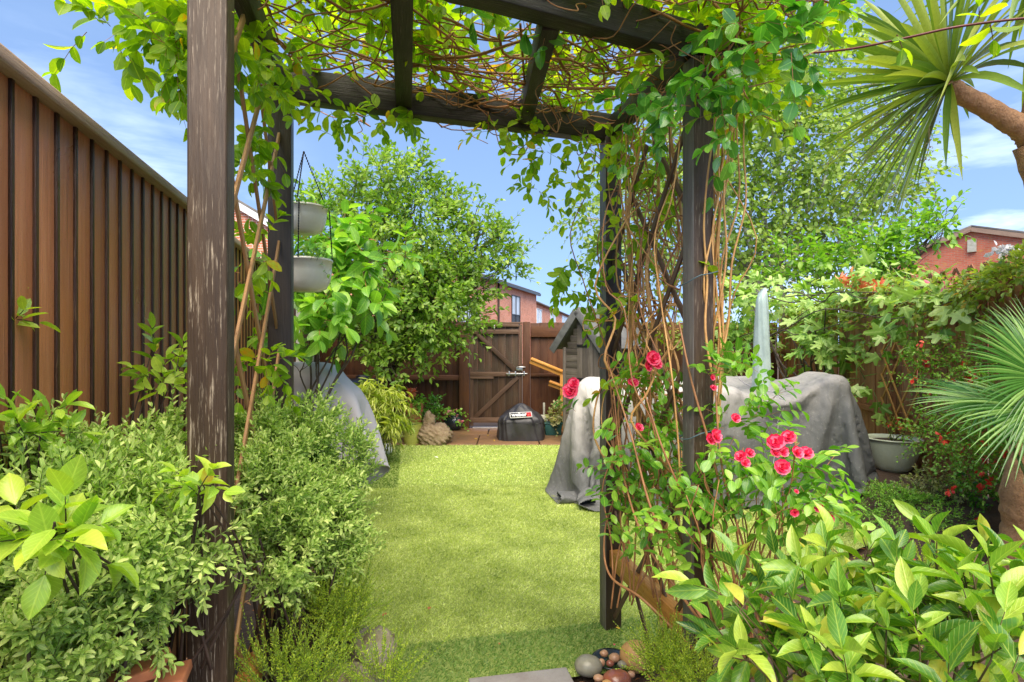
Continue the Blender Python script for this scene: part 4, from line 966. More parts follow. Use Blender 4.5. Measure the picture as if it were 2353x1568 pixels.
# hanging sprays under the back beam
spray([(760,255,2.45,50,.1,.03),(870,268,2.5,45,.1,.03),(775,325,2.4,28,.05,.03),(940,268,2.55,22)],15,L=.11)
spray([(1180,300,2.7,60,.1,.05),(1260,350,2.75,60,.1,.06),(1330,400,2.8,55,.1,.06),(1370,470,2.85,40,.06,.05),(1340,300,2.8,60,.1,.08),(1240,440,2.8,45,.05,.03)],38,L=.13)
spray([(1320,650,2.75,38,.05,.07),(1360,700,2.8,40,.05,.07),(1290,625,2.75,25)],13,L=.1,lL=.062)
spray([(1440,320,2.6,80,.1,.1),(1420,560,2.7,40),(1480,500,2.5,50),(1500,700,2.5,50),(1640,640,2.0,30),(1640,760,2.0,25),(1450,850,2.5,55),(1530,400,2.4,70)],46,L=.13)
# upper right, in front of the birch
for q in range(16):
    p0=FR+A(0,0,2.45); p1=at(1650+330*rg.random(),-30+330*rg.random(),1.8+.5*rg.random()); Q=wander(p0,p1,6,.05); tube(sm,Q,np.linspace(.005,.0018,len(Q)),5)
spray([(1680,60,2.1,120,.15,.15),(1700,200,2.1,80,.15,.12),(1600,120,2.0,90,.15,.12),(1800,60,2.1,80,.15,.1),(1660,300,2.1,60,.1,.1)],58,lL=.062,lW=.036)
fin(sm,'stems',M['stem'],t); fin(sg,'woody_stems',M['stemgold'],t); fin(lm,'foliage',M['vine'],t)
t=plant('ivy',(FR[0]+.1,FR[1],2.4),'glossy dark green wet leaves trailing from the top of the front right post','climbing plant'); lm=MB(); sm=MB()
spray([(1700,60,1.75,90,.12,.1),(1800,100,1.7,80,.12,.08),(1660,190,1.8,70,.1,.1),(1860,60,1.65,50),(1600,230,1.9,60),(1540,260,2.0,40),(1700,300,1.85,60),(1480,230,2.1,50,.1,.05),(1590,520,2.0,25)],34,lL=.064,lW=.042,mb=lm)
tips(lm,sm,[(1085,35,1.9,0,-1),(1205,60,1.95,.2,-1),(1250,90,1.95,-.3,-1)],2,.09,.05,T_OVAL,L=.05,up=.3)
fin(sm,'stems',M['stem'],t); fin(lm,'foliage',M['vinedark'],t)
# long bare cane across the upper right
t=plant('rose_cane',tuple(at(1900,125,1.35)),'long dark red bare cane arching across the palm at the upper right','cane'); sm=MB(); lm=MB()
Q=spline([at(1870,122,1.5),at(1960,112,1.42),at(2080,88,1.35),at(2200,62,1.3),at(2360,42,1.25),at(2500,35,1.2)],8); tube(sm,Q,.0028,6)
tips(lm,sm,[(2070,98,1.35,.5,-.9),(2280,78,1.3,.4,-.9),(2250,20,1.3,-.2,1.)],2,.055,.028,T_OVAL,L=.03,up=.3)
fin(sm,'stem',plain('dark red cane',(.16,.035,.03),.4,.3,20,.1),t); fin(lm,'leaves',M['vine'],t)

# ---- climbing rose
t=plant('climbing_rose',(FR[0]+.12,FR[1]-.05,0),'climbing rose with red blooms threaded round the right pergola posts','rose')
sm=MB(); lm=MB(); rb=A(FR[0]+.12,FR[1]-.08,.0)
def cane(pts,r0=.006,r1=.003): Q=spline([at(*p) for p in pts],7); tube(sm,Q,np.linspace(r0,r1,len(Q)),6)
cane([(1700,1560,2.0),(1640,1470,2.0),(1560,1360,2.0),(1480,1240,2.1),(1430,1080,2.3),(1410,900,2.4)],.007)
cane([(1720,1560,1.95),(1600,1400,1.95),(1500,1180,2.05),(1450,1000,2.2),(1395,830,2.35)],.007)
cane([(1700,1520,2.0),(1640,1300,2.0),(1530,1050,2.05),(1480,900,2.15)],.006)
cane([(1600,1500,2.05),(1480,1380,2.15),(1400,1320,2.3),(1390,1220,2.4),(1420,1080,2.5),(1395,820,2.5)],.006)
cane([(1730,1560,1.9),(1690,1350,1.9),(1650,1100,1.92),(1590,880,1.95),(1560,740,2.0)],.006)
cane([(1760,1560,1.9),(1720,1300,1.85),(1660,1080,1.9),(1640,830,1.95)],.005)
for q in range(26):
    a=at(1640+110*rng.random(),1540+20*rng.random(),1.9+.15*rng.random()); b=at(1560+300*rng.random(),1000+230*rng.random(),1.75+.35*rng.random()); Q=wander(a,b,6,.07); tube(sm,Q,np.linspace(.0045,.0018,len(Q)),5)
for q in range(14):
    a=at(1400+120*rng.random(),1300+100*rng.random(),2.3); b=at(1395+140*rng.random(),850+200*rng.random(),2.3+.3*rng.random()); Q=wander(a,b,6,.06); tube(sm,Q,np.linspace(.004,.0018,len(Q)),5)
RB=[(1480,1050,2.3,100),(1650,810,2.0,45),(1640,870,1.95,50),(1700,960,2.0,80),(1780,1110,1.9,110),(1500,900,2.35,70),(1430,1090,2.45,50),(1860,1170,1.8,80),(1650,1120,1.9,80),(1550,1180,2.0,70),(1900,1080,1.85,45),(1420,1180,2.4,50),(1330,960,2.5,22)]
clump(lm,sm,RB,205,.12,4,.043,.024,T=T_OVAL,ang=62,droop=.3,sr=.0011,up=.8,upd=.2,rnd=.6,shell=.3,flat=1,tipscale=1)
blooms=[(1313,898,19,2.45),(1318,882,13,2.45),(1455,880,12,2.3),(1500,825,17,2.2),(1488,842,12,2.2),(1510,838,12,2.2),(1468,983,12,2.2),(1645,1003,19,1.85),(1632,1010,13,1.85),(1702,1050,17,1.8),(1722,1042,14,1.8),(1712,1064,11,1.78),(1782,1018,18,1.75),(1812,1006,17,1.75),(1832,1040,18,1.74),(1852,1043,16,1.75),(1797,1074,17,1.72),(1800,1038,13,1.74),(1780,1040,12,1.74),(1826,1178,12,1.7),(1882,1168,13,1.68),(1905,1192,11,1.66),(1830,1130,7,1.75),(1690,962,13,1.85),(1637,868,9,1.9),(1640,892,8,1.9),(2095,1290,8,1.6)]
fin(sm,'stems',M['stem'],t); fin(lm,'foliage',M['rose'],t)
def bloom(c,r,parent,name='bloom',mat=None,open_=1.0):
    mb=MB(); ax=nz(A(rng.normal(0,.4),-1,.5+rng.normal(0,.3))); x=nz(np.cross(ax,A(0,0,1))); y=np.cross(ax,x)
    for ring,(cnt,rad,tilt) in enumerate(((6,1.0,.25),(6,.78,.7),(5,.55,1.1),(4,.32,1.5))):
        for j in range(cnt):
            a=j/cnt*6.283+ring*.5+rng.normal(0,.12); d=x*math.cos(a)+y*math.sin(a); tl=tilt+rng.normal(0,.12)
            u=np.linspace(0,1,5)[:,None]; v=np.linspace(-1,1,5)[None,:]
            wd_=.62*np.sin(np.clip(u*2.2+.25,0,2.6))*r*rad
            out=u*math.cos(tl*.8)*r*rad; up_=(u**1.4)*math.sin(tl)*r*rad*.9+.10*r*(v**2)*u+.06*r*np.sin(u*6+v*4)
            s_=np.cross(ax,d); V=A(*c)+d*out[...,None]+s_*(v*wd_)[...,None]+ax*up_[...,None]
            grid(mb,V,uv=np.stack(np.broadcast_arrays(u,.5+.4*v),-1))
    return mb.build(name,mat or M['red'],parent,smooth=True)
for px,py,r,Y in blooms: bloom(at(px,py,Y),r/F*Y*(.8+.3*rng.random()),t)

# ---- laurel in the near right corner
t=plant('laurel_shrub',(.95,1.15,0),'wet glossy laurel shrub with yellow green young leaves filling the lower right corner','shrub'); lm=MB(); sm=MB()
LB=[(1720,1430,1.4,70,.1,.08),(1860,1400,1.45,100,.13,.07),(2040,1400,1.35,120,.13,.08),(2230,1410,1.2,120,.13,.08),(1930,1520,1.15,130,.13,.07),(2180,1530,1.05,140,.13,.08),(1760,1530,1.25,80,.1,.07),(2320,1400,1.05,70,.06,.05),(2450,1450,1.1,90,.1,.07)]
P,d=blobpts(LB,112,.3); D=d*.5+A(-.1,-.2,.7)+rng.normal(0,.45,(112,3)); sprigs(lm,sm,P,D,.10,5,.094,.035,T=T_FINE,ang=80,droop=.05,sr=.0026,up=.8,opp=False,tipscale=.75,t0=.05)
tl=[(1690,1290,1.25,-.2,1),(1620,1340,1.2,-.8,.5),(1740,1340,1.2,.3,.4),(1900,1240,1.35,.0,1),(2000,1250,1.4,.1,1),(2130,1215,1.3,-.1,1),(2160,1270,1.25,.2,.9),(2260,1240,1.15,.6,.6),(2330,1260,1.1,.6,.5),(1930,1370,1.15,-.3,.8),(2060,1260,1.2,.1,1),(2210,1330,1.05,.1,.8),(1700,1480,1.1,-.4,.6),(1940,1500,1.0,-.2,.9),(2100,1400,1.05,0,.9),(1860,1440,1.1,-.5,.7),(2300,1420,.95,.3,.8),(2180,1520,.92,0,.9),(1840,1290,1.3,-.3,.9),(2330,1520,.9,.3,.7)]
tips(lm,sm,tl,5,.088,.033,T_FINE,L=.10,root=(.95,1.2,.35),ang=66,up=.4,opp=False)
for q in range(9):
    a=A(.9+rng.normal(0,.12),1.2+rng.normal(0,.1),0); b=P[rng.integers(len(P))]; Q=wander(a,b,5,.04); tube(sm,Q,np.linspace(.012,.005,len(Q)),7)
fin(sm,'stems',plain('green brown laurel stems',(.13,.10,.035),.5,.4,14,.2),t); fin(lm,'foliage',M['laurel'],t)

# ---- heathers
def heather(lab,blobs,n,base,L=.12,k=15,lf=.014,w=.0042,mat='heather'):
    t=plant('heather',base,lab,'heather'); lm=MB(); sm=MB()
    clump(lm,sm,blobs,n,L,k,lf,w,T=T_DIA,ang=48,droop=-.05,sr=.0009,up=.1,upd=1.2,rnd=.35,shell=.2,tipscale=.6)
    fin(sm,'stems',M['stemgreen'],t,False); fin(lm,'foliage',M[mat],t)
heather('yellow green heather spilling over the mossy rock at the lawn edge',[(790,1440,1.95,45,.12,.09),(740,1400,1.9,40),(805,1385,2.05,35)],300,(-.5,1.9,0))
heather('low heather clump at the bottom edge left of the path',[(640,1560,1.6,70,.1,.07),(720,1580,1.65,60),(880,1570,1.75,60)],260,(-.6,1.6,0))
heather('small bright heather at the foot of the front right post',[(1540,1540,2.0,45,.08,.08),(1500,1520,2.05,20),(1600,1570,1.9,35)],300,(.5,1.95,0))
heather('yellowish heather behind the laurel on the right',[(2080,1420,1.9,70,.15,.1),(2150,1350,2.2,60)],260,(1.35,2.0,0))

# ---- trees and the rest
def tree(name,label,cat,base,blobs,n,k,lL,lW,T,mat,L=.3,trunk_r=.07,bark='bark',trunk_mat=None,fork=.35,lean=None,limbs=None,shoot='stemdark',group=None,**kw):
    t=plant(name,base,label,cat,group); lm=MB(); sm=MB(); tm=MB(); base=A(*base)
    C=[at(b[0],b[1],b[2]) for b in blobs]; cen=np.mean(C,0); top=base+(cen-base)*fork
    a=dict(T=T,ang=60,droop=.1,sr=.003,up=.5,upd=.5,rnd=.5,shell=.45); a.update(kw)
    Q=limb(tm,base,top,trunk_r,trunk_r*.75,.05)
    for c,b in zip(C,blobs):
        Q=limb(tm,top+rng.normal(0,trunk_r*.3,3),c,trunk_r*.45,trunk_r*.12,.10,lift=.05)
        for q in range(5):
            e=c+rng.normal(0,.6,3)*b[3]/F*b[2]; s=Q[rng.integers(len(Q)//2,len(Q))]; limb(tm,s,e,trunk_r*.14,trunk_r*.05,.1,3,4)
    clump(lm,sm,blobs,n,L,k,lL,lW,**a)
    fin(tm,'trunk',trunk_mat or M[bark],t); fin(sm,'twigs',M[shoot],t,False); fin(lm,'crown',M[mat],t)
    return t
tree('apple_tree','bushy round-crowned green tree standing in front of the far fence left of the gate','tree',(-2.1,8.3,0),
  [(870,430,8.1,75),(940,400,8.1,50),(800,500,8.0,95),(960,540,8.1,110),(890,640,7.9,120),(1010,700,7.9,110),(1110,580,8.0,65),(1170,610,8.0,38),(830,760,7.8,80),(900,830,7.8,60),(780,700,8.0,70),(980,790,7.8,60),(1090,500,8.1,45),(1060,650,8.0,80),(950,690,7.6,90),(760,590,8.1,60),(1130,520,8.1,35),(1030,440,8.2,35),(720,480,8.2,25)],
  2350,4,.098,.048,T_MID,'tree',L=.26,trunk_r=.06,sr=.0035)
tree('magnolia_shrub','bright green shrub with large drooping leaves under the hanging baskets','shrub',(-1.75,4.4,0),
  [(760,640,4.5,80,.2,.25),(850,600,4.6,60,.2,.2),(740,730,4.3,50,.15,.15),(920,600,4.6,22),(880,560,4.6,30),(800,690,4.4,60,.15,.15),(710,780,4.2,35),(760,560,4.6,60,.2,.15),(570,620,3.6,30)],
  74,4,.165,.085,T_OVAL,'magn',L=.3,trunk_r=.022,sr=.004,ang=70,droop=.25,up=.7,droopleaf=.35,shoot='stem')
t=tree('birch_tree','airy silver birch rising beyond the right fence','tree',(5.6,13.4,0),
  [(1450,450,13,110),(1350,500,13,50),(1600,330,13,160),(1600,500,13,150),(1780,300,13,150),(1860,400,13,150),(1850,530,13,120),(2000,420,13,100),(2080,330,13,60),(2120,400,13,45),(1720,600,13,120),(1950,560,13,70),(1480,590,13,80),(1700,130,13,120),(1850,180,13,120),(1980,260,13,80),(1560,200,13,90),(1390,590,13,50),(2060,450,13,60),(1900,80,13,80)],
  4600,5,.125,.095,T_MID,'birch',L=.42,trunk_r=.11,bark='birchbark',opp=False,droop=.5,sr=.0035,fork=.5)
mb=MB()
for a,b in (((1745,690),(1690,420)),((1710,690),(1735,380)),((1660,690),(1670,450)),((1800,690),(1760,480))):
    Q=wander(at(a[0],a[1],13.2),at(b[0],b[1],13.2),6,.12); tube(mb,Q,np.linspace(.075,.025,len(Q)),8)
fin(mb,'side_trunks',M['birchbark'],t)
tree('cherry_tree','fresh green tree reaching over the right fence towards the brick gable','tree',(6.2,10.5,0),
  [(2140,540,10,40),(2070,560,10,50),(1990,590,10,60),(1900,610,10,55),(2150,500,10,28),(2170,515,10,25),(2050,600,10,40),(1820,620,10.5,50)],
  210,4,.16,.08,T_MID,'cherry',L=.4,trunk_r=.06,sr=.006,droopleaf=.3,up=.6,fork=.5)
# fig on the right fence
t=plant('fig_tree',(4.2,7.4,0),'fig with pale lobed leaves hanging over the right fence','fig tree'); lm=MB(); sm=MB(); tm=MB()
FB=[(1680,700,8.6,60,.3,.3),(1760,690,8.6,70,.3,.3),(1850,700,7.5,60,.25,.3),(1900,760,7.0,60,.2,.3),(1960,700,6.6,60,.2,.2),(1940,830,6.7,60,.15,.25),(1860,820,7.2,50,.15,.25),(2050,690,5.6,60,.12,.2),(2120,685,5.05,60,.12,.2),(2185,695,4.6,45,.1,.13),(2080,740,5.35,45,.1,.15),(1690,800,8.8,60,.3,.3),(1990,880,6.1,28,.1,.15),(2000,650,6.2,50,.2,.2)]
P,d=blobpts(FB,190,.4); D=d+A(-.4,-.4,.1)+rng.normal(0,.4,(190,3)); sprigs(lm,sm,P,D,.22,4,.20,.21,T=T_FIG,ang=70,droop=.1,sr=.006,up=.55,opp=False,droopleaf=.25)
PP=P[(P[:,1]>6.6)&(P[:,2]>1.2)]
for q in range(14): Q=limb(tm,A(4.05,7.7,.0)+rng.normal(0,.06,3),PP[rng.integers(len(PP))],.022,.006,.1)
for q in range(7):
    a=PP[rng.integers(len(PP))]; b=P[(P[:,1]<=6.6)]; b=b[rng.integers(len(b))]; limb(tm,a,b,.009,.004,.06)
fin(tm,'trunk',M['bark'],t); fin(sm,'shoots',M['stemgreen'],t,False); fin(lm,'foliage',M['fig'],t)
t=plant('fence_creeper',(4.0,6.3,.8),'mixed creeper with small leaves trailing along the top of the right fence','climbing plant'); lm=MB(); sm=MB()
def fp(Y,z,o=.1): return A(rf(Y)-o,Y,z)
n=330; Y=4.0+5.6*rng.random(n); z=2.02-.6*rng.random(n)**2.2; z=np.where(rng.random(n)<.3,1.98+.08*rng.random(n),z); z=np.where(Y>7.2,z-.15*rng.random(n),z)
z=np.where(Y<5.2,z-.12,z); B=np.stack([rf(Y)-.05-.14*rng.random(n),Y,z],-1); D=rng.normal(0,1,(n,3))+A(-.8,0,.2)
sprigs(lm,sm,B,D,.2,4,.06,.034,T=T_MID,ang=60,droop=.3,sr=.002,up=.6)
B2=np.stack([4.4-3.0*rng.random(160),np.full(160,9.5),1.85-.5*rng.random(160)**1.4],-1); sprigs(lm,sm,B2,rng.normal(0,1,(160,3))+A(0,-.8,.2),.25,4,.075,.045,T=T_MID,ang=60,droop=.3,sr=.002,up=.6)
fin(sm,'stems',M['stem'],t,False); fin(lm,'foliage',M['creeper'],t)
for px,py,Y in ((1975,655,6.1),(2015,662,5.9),(1950,645,6.3)):
    fm=MB(); c=at(px,py,Y); n=26; leaves(fm,T_MID,c+rng.normal(0,.035,(n,3)),rng.normal(0,1,(n,3))+A(0,-.3,.6),rng.normal(0,1,(n,3)),.085,.03); fm.build('blossom',M['coral'],t)
fm=MB(); c=at(2190,652,4.5); n=22; leaves(fm,T_MID,c+rng.normal(0,.03,(n,3))*A(2,1,1),rng.normal(0,1,(n,3)),rng.normal(0,1,(n,3)),.05,.03); fm.build('blossom',M['pinkfl'],t)
t=plant('climbing_hydrangea',(3.9,4.5,1.6),'yellow green climber with a white flower head above the trellis at the right edge','climbing plant'); lm=MB(); sm=MB()
clump(lm,sm,[(2300,640,4.0,30,.12,.05),(2355,610,3.8,28,.12,.06),(2240,648,4.2,22,.1,.05),(2340,640,3.8,30)],75,.14,4,.06,.03,T=T_MID)
fin(sm,'stems',M['stem'],t,False); fin(lm,'foliage',M['creeper'],t)
fm=MB(); c=at(2312,578,3.9); n=70; leaves(fm,T_MID,c+rng.normal(0,.028,(n,3))*A(1.6,1,.7),rng.normal(0,1,(n,3)),rng.normal(0,1,(n,3)),.045,.035); fm.build('flower_head',M['whitefl'],t)

# ---- cordyline
t=plant('cordyline_palm',(3.1,3.35,0),'cabbage palm with a corky trunk and crown of sword leaves at the right edge','palm tree')
tm=MB(); P=[(2385,1215,3.35),(2366,1140,3.35),(2385,1050,3.38),(2410,900,3.4),(2440,700,3.5),(2430,520,3.5),(2375,330,3.5)]
Q=spline([A(3.16,3.36,-.08)]+[at(*p) for p in P],8); r=np.interp(np.linspace(0,1,len(Q)),[0,.07,.16,.32,1],[.30,.23,.165,.135,.10]); r*=1+.04*rng.normal(size=len(Q)); tube(tm,Q,r,20)
Q2=spline([at(2375,330,3.5),at(2352,300,3.48),at(2300,268,3.45),at(2250,238,3.4),at(2205,215,3.35),at(2185,192,3.33)],8); r=np.linspace(.072,.045,len(Q2))*(1+.05*np.sin(np.arange(len(Q2))*1.1)+.03*rng.normal(size=len(Q2))); tube(tm,Q2,r,16)
Q3=spline([at(2375,330,3.5),at(2400,200,3.4),at(2440,80,3.3),at(2400,-60,3.2)],8); tube(tm,Q3,np.linspace(.09,.06,len(Q3)),14)
fin(tm,'trunk',M['cordbark'],t)
def swords(c,axis,n,L,W,mat,name,par,elev=(-50,85),droop=.25,spread=None,seg=7):
    mb=MB(); axis=nz(A(*axis)); x=nz(np.cross(axis,A(0,0,1))); y=np.cross(axis,x)
    for q in range(n):
        f=(q+.5)/n; al=R(8+ (98)*f**.8+rng.normal(0,5)); az=q*2.39996+rng.normal(0,.1)
        d=axis*math.cos(al)+(x*math.cos(az)+y*math.sin(az))*math.sin(al); l=L*(.78+.3*rng.random())*(1-.12*(f<.15)); w=W*(.8+.4*rng.random())
        u=np.linspace(0,1,seg+1); dr=droop*(.5+1.2*f+.5*rng.random()); P=A(*c)+d*(.035)+d*(u*l)[:,None]+A(0,0,-1)*(dr*l*u**2.2)[:,None]
        T_=nz(np.gradient(P,axis=0)); S=nz(np.cross(T_,axis*1.0+A(0,0,.3))); N=np.cross(S,T_)
        wu=w*np.interp(u,[0,.08,.4,.8,1],[.5,.6,1,.7,.03])
        V=np.stack([P-S*wu[:,None]/2+N*(wu*.18)[:,None],P,P+S*wu[:,None]/2+N*(wu*.18)[:,None]],1)
        grid(mb,V,uv=np.stack(np.broadcast_arrays(u[:,None]*.3,np.array([0,.5,1])[None,:]),-1))
    return mb.build(name,mat,par,smooth=False)
swords(at(2183,190,3.33),(-.72,.30,.55),150,.84,.046,M['cord'],'leaf_crown',t,droop=.14)
swords(at(2400,-70,3.2),(-.1,-.1,1),60,.85,.042,M['cord'],'leaf_crown',t,droop=.3)
fm=MB(); 
for q in range(24):   # cream flower panicle behind the crown
    p0=at(2160,190,3.45); p1=at(1960+180*rng.random(),120+260*rng.random(),3.7+.2*rng.random()); Q=wander(p0,p1,5,.04); tube(fm,Q,.003,4); n=70; i=rng.integers(len(Q)//3,len(Q),n); leaves(fm,T_DIA,Q[i]+rng.normal(0,.02,(n,3)),rng.normal(0,1,(n,3)),rng.normal(0,1,(n,3)),.014,.009)
fm.build('flower_panicle',plain('cream tiny flowers',(.66,.55,.32),.7,.2),t)

# ---- fan palm
t=plant('fan_palm',(2.82,2.95,0),'fan palm with stiff pleated leaves reaching in from the right edge','palm'); 
def fan(c,axis,nrm,R_,n,spr,name,par,w=.018,droop=.12,ph=0):
    mb=MB(); ax=nz(A(*axis)); nn=nz(A(*nrm)-ax*(A(*nrm)@ax)); s=np.cross(nn,ax)
    for q in range(n):
        a=R(-spr/2+spr*(q/(n-1))); d=ax*math.cos(a)+s*math.sin(a); l=R_*(.82+.12*rng.random())*(1-.18*(abs(a)/R(spr/2))**2)
        u=np.linspace(0,1,8); P=A(*c)+d*(u*l)[:,None]-nn*(.10*l*np.sin(u*2))[:,None]*0+A(0,0,-1)*(droop*l*(u**3)*(.6+.8*rng.random()))[:,None]
        T_=nz(np.gradient(P,axis=0)); S=nz(np.cross(T_,nn)); pitch=R(spr)/(n-1)
        wu=np.minimum(u*l*pitch*1.02,w*np.interp(u,[0,.5,1],[1,1,.05])); N=np.cross(S,T_)
        V=np.stack([P-S*wu[:,None]/2,P+N*(wu*.45)[:,None],P+S*wu[:,None]/2],1); grid(mb,V,uv=np.stack(np.broadcast_arrays(u[:,None]*.3,np.array([0,.5,1])[None,:]),-1))
    return mb.build(name,M['fan'],par)
def stalk(a,b): mb=MB(); Q=spline([a,(A(*a)+A(*b))/2+A(0,0,.05),b],6); tube(mb,Q,.008,6); mb.build('leaf_stalk',M['stemgreen'],t,smooth=True)
fan(at(2400,870,3.2),(-1,-.15,.32),(.1,-.9,.4),.62,44,150,'fan_leaf',t); stalk((2.82,2.95,.4),at(2400,870,3.2))
fan(at(2420,850,3.35),(-.8,.1,.75),(.2,-.9,.3),.62,40,130,'fan_leaf',t); stalk((2.82,2.95,.4),at(2420,850,3.35))
fan(at(2275,925,3.3),(-1,-.1,-.05),(.0,-.45,.9),.50,34,200,'fan_leaf',t,w=.018); stalk((2.82,2.95,.4),at(2275,925,3.3))
fan(at(2380,940,3.1),(-.6,-.2,-.3),(.0,-.8,.5),.55,34,150,'fan_leaf',t); stalk((2.82,2.95,.4),at(2380,940,3.1))
mb=MB(); tube(mb,spline([A(2.82,2.95,-.05),A(2.82,2.95,.2),A(2.83,2.96,.45)],6),np.linspace(.09,.06,13),12); mb.build('trunk',M['bark'],t,smooth=True)
# ---- fuchsia like shrub
t=plant('fuchsia_shrub',(3.4,4.15,.15),'leafy shrub dotted with small red flowers under the fan palm','shrub'); lm=MB(); sm=MB()
SB=[(2235,965,4.1,80,.2,.24),(2320,950,3.75,90,.2,.25),(2160,1000,4.5,55,.2,.18),(2270,1060,3.9,55,.2,.14),(2120,850,4.9,42,.1,.16),(2210,850,4.3,60,.15,.2),(2350,1040,3.6,50)]
P=clump(lm,sm,SB,760,.16,5,.028,.018,T=T_MID,ang=60,up=.7,shell=.4)
fin(sm,'stems',M['stem'],t,False); fin(lm,'foliage',M['fuchsia'],t)
q_=np.stack([at(px,py,3.85) for px,py in ((2160,1000),(2165,1010),(2180,1125),(2175,1130),(2190,1120),(2245,1190),(2120,790),(2100,870))]); q_=np.vstack([q_,P[rng.integers(0,len(P),46)]+A(-.05,-.09,-.03)])
for c in q_:
    fm=MB(); leaves(fm,T_MID,np.repeat(c[None],5,0)+rng.normal(0,.007,(5,3)),rng.normal(0,.7,(5,3))+A(0,0,-.8),rng.normal(0,1,(5,3)),.034,.022); fm.build('flower',M['fred'],t)
# ---- border plants on the right
def small(name,label,cat,blobs,n,L,k,lL,lW,T,mat,base=None,flower=None,**kw):
    c=at(*blobs[0][:3]); base=base if base is not None else (c[0],c[1],0); t=plant(name,base,label,cat); lm=MB(); sm=MB()
    P=clump(lm,sm,blobs,n,L,k,lL,lW,T=T,**kw); 
    for q in range(6): Q=limb(sm,A(*base),P[rng.integers(len(P))],.006,.002,.08,3,4)
    fin(sm,'stems',M['stemgreen'],t,False); fin(lm,'foliage',M[mat],t)
    if flower:
        
        for c in P[rng.integers(0,len(P),max(2,flower[1]//4))]:
            fm=MB(); leaves(fm,T_MID,np.repeat(c[None]+A(0,-.03,.03),6,0)+rng.normal(0,.006,(6,3)),rng.normal(0,1,(6,3)),rng.normal(0,1,(6,3)),flower[2],flower[2]*.7); fm.build('flower',M[flower[0]],t)
    return t
small('variegated_shrub','low cream edged plant in the right border below the shrub','plant',[(2130,1110,4.5,50,.12,.10),(2180,1130,4.4,40,.12,.08),(2090,1130,4.6,30,.1,.06)],130,.09,4,.035,.016,T_MID,'varieg')
small('ground_cover_plant','low fresh green creeping plant beside the grey cover','plant',[(2060,1140,4.4,60,.15,.05),(2120,1155,4.3,50,.15,.05),(2020,1130,4.6,30,.1,.05),(2180,1190,3.9,60,.15,.03),(2040,1195,4.1,60,.2,.02),(1980,1170,4.4,30,.1,.03)],460,.07,5,.02,.010,T_MID,'fuchsia')
small('dark_leaved_plant','small dusky green plant with red buds near the palm trunk','plant',[(2240,1110,4.2,40,.1,.1),(2270,1140,4.1,35,.1,.06)],60,.09,4,.035,.022,T_MID,'vinedark',flower=('fred',14,.02))
t=plant('ornamental_grass',tuple(gr(2050,1110,.06)),'tuft of fine yellow green grass by the pale bowl','grass tuft'); lm=MB(); n=520
B=np.stack([gr(2050,1105,.05)]*n)+rng.normal(0,1,(n,3))*A(.16,.14,0); leaves(lm,T_NARROW,B,rng.normal(0,.35,(n,3))+A(0,0,1),rng.normal(0,1,(n,3)),.16+.1*rng.random(n),.004); fin(lm,'blades',M['heather'],t)
# ---- bamboo and pots beside the pale cover
small('bamboo_grass','arching yellow green bamboo between the pale cover and the terracotta pot','bamboo',[(882,930,6.9,42,.2,.17),(850,905,6.9,25,.12,.15),(868,975,6.7,38,.2,.12)],210,.2,5,.125,.012,T_NARROW,'bamboo',ang=70,droop=.5,droopleaf=.7,up=.4,upd=.7,opp=False)
small('box_plant','small variegated bush on the ground behind the white urn','plant',[(893,1003,6.9,28,.12,.14)],90,.08,4,.03,.014,T_MID,'varieg')
# ================================================================ PROPS
def pot(name,label,cat,c,prof,mat,rim=None,soil=None,n=40,**k):
    t=thing(name,c,label,cat); mb=MB(); lathe(mb,prof,c,n,**k); o=mb.build('body',M[mat],t,smooth=True)
    if soil: s=MB(); lathe(s,[(0.001,soil[1]+.01),(soil[0]*.6,soil[1]+.008),(soil[0],soil[1])],c,n); s.build('soil',M['soil'],t,smooth=True)
    return t
def bowlprof(r,h,th=.008,foot=.6,lip=.012,p=.5):
    u=np.linspace(0,1,10); o=[(0,0),(r*foot,0)]+[(r*(foot+(1-foot)*a**p),h*a) for a in u[1:]]
    o+=[(r+lip,h-.0),(r+lip,h+.012),(r-th,h+.012)]+[((r-th)*(foot+(1-foot)*a**p)-th,h*a+th*1.5) for a in u[::-1][1:-1]]+[(0,th*2)]
    return o
# hanging baskets: a string of two bowls on chains
for (px,py,r,h),lab in (((698,476,.108,.130),'upper cream plastic hanging basket beside the back left post'),((703,597,.122,.155),'lower and larger cream plastic hanging basket, hung below the other')):
    Y=2.75; c=at(px,py,Y)-A(0,0,h); t=pot('hanging_basket',lab,'hanging basket',c,[(0,0),(r*.55,.0),(r*.78,.014),(r*.93,.05),(r*.985,h*.6),(r,h*.93),(r*1.04,h*.93),(r*1.04,h*.965),(r*1.02,h*.965),(r*1.02,h),(r*.95,h),(r*.93,h*.6),(r*.7,.03),(0,.02)],'basket',n=48,soil=(r*.93,h-.025))
    for a in (-1.5,.55,2.6):
        mb=MB(); p=c+A(r*1.04*math.cos(a),r*1.04*math.sin(a),h*.97); top=c+A(0.0,0,.27+h); 
        if r>.115: top=c+A(r*.9*math.cos(a),r*.9*math.sin(a),.27+h)
        m=22
        for q in range(m):
            s=p+(top-p)*(q+.5)/m; rock(mb,s,.0035,.0035,.008,q,0,5)
        mb.build('chain',M['iron'],t,smooth=True)
    lm=MB(); sm=MB(); tt=plant('basket_plant',c+A(0,0,h),('parsley like trailing plant in the upper' if r<.115 else 'bright green bushy plant in the lower')+' hanging basket','plant')
    n=60; B=c+A(0,0,h-.02)+rng.normal(0,1,(n,3))*A(r*.45,r*.45,.0); sprigs(lm,sm,B,rng.normal(0,.6,(n,3))+A(0,0,1),.10 if r>.115 else .06,4,.022,.014,T=T_MID,droop=.3)
    fin(sm,'stems',M['stemgreen'],tt,False); fin(lm,'foliage',M['magn'],tt)
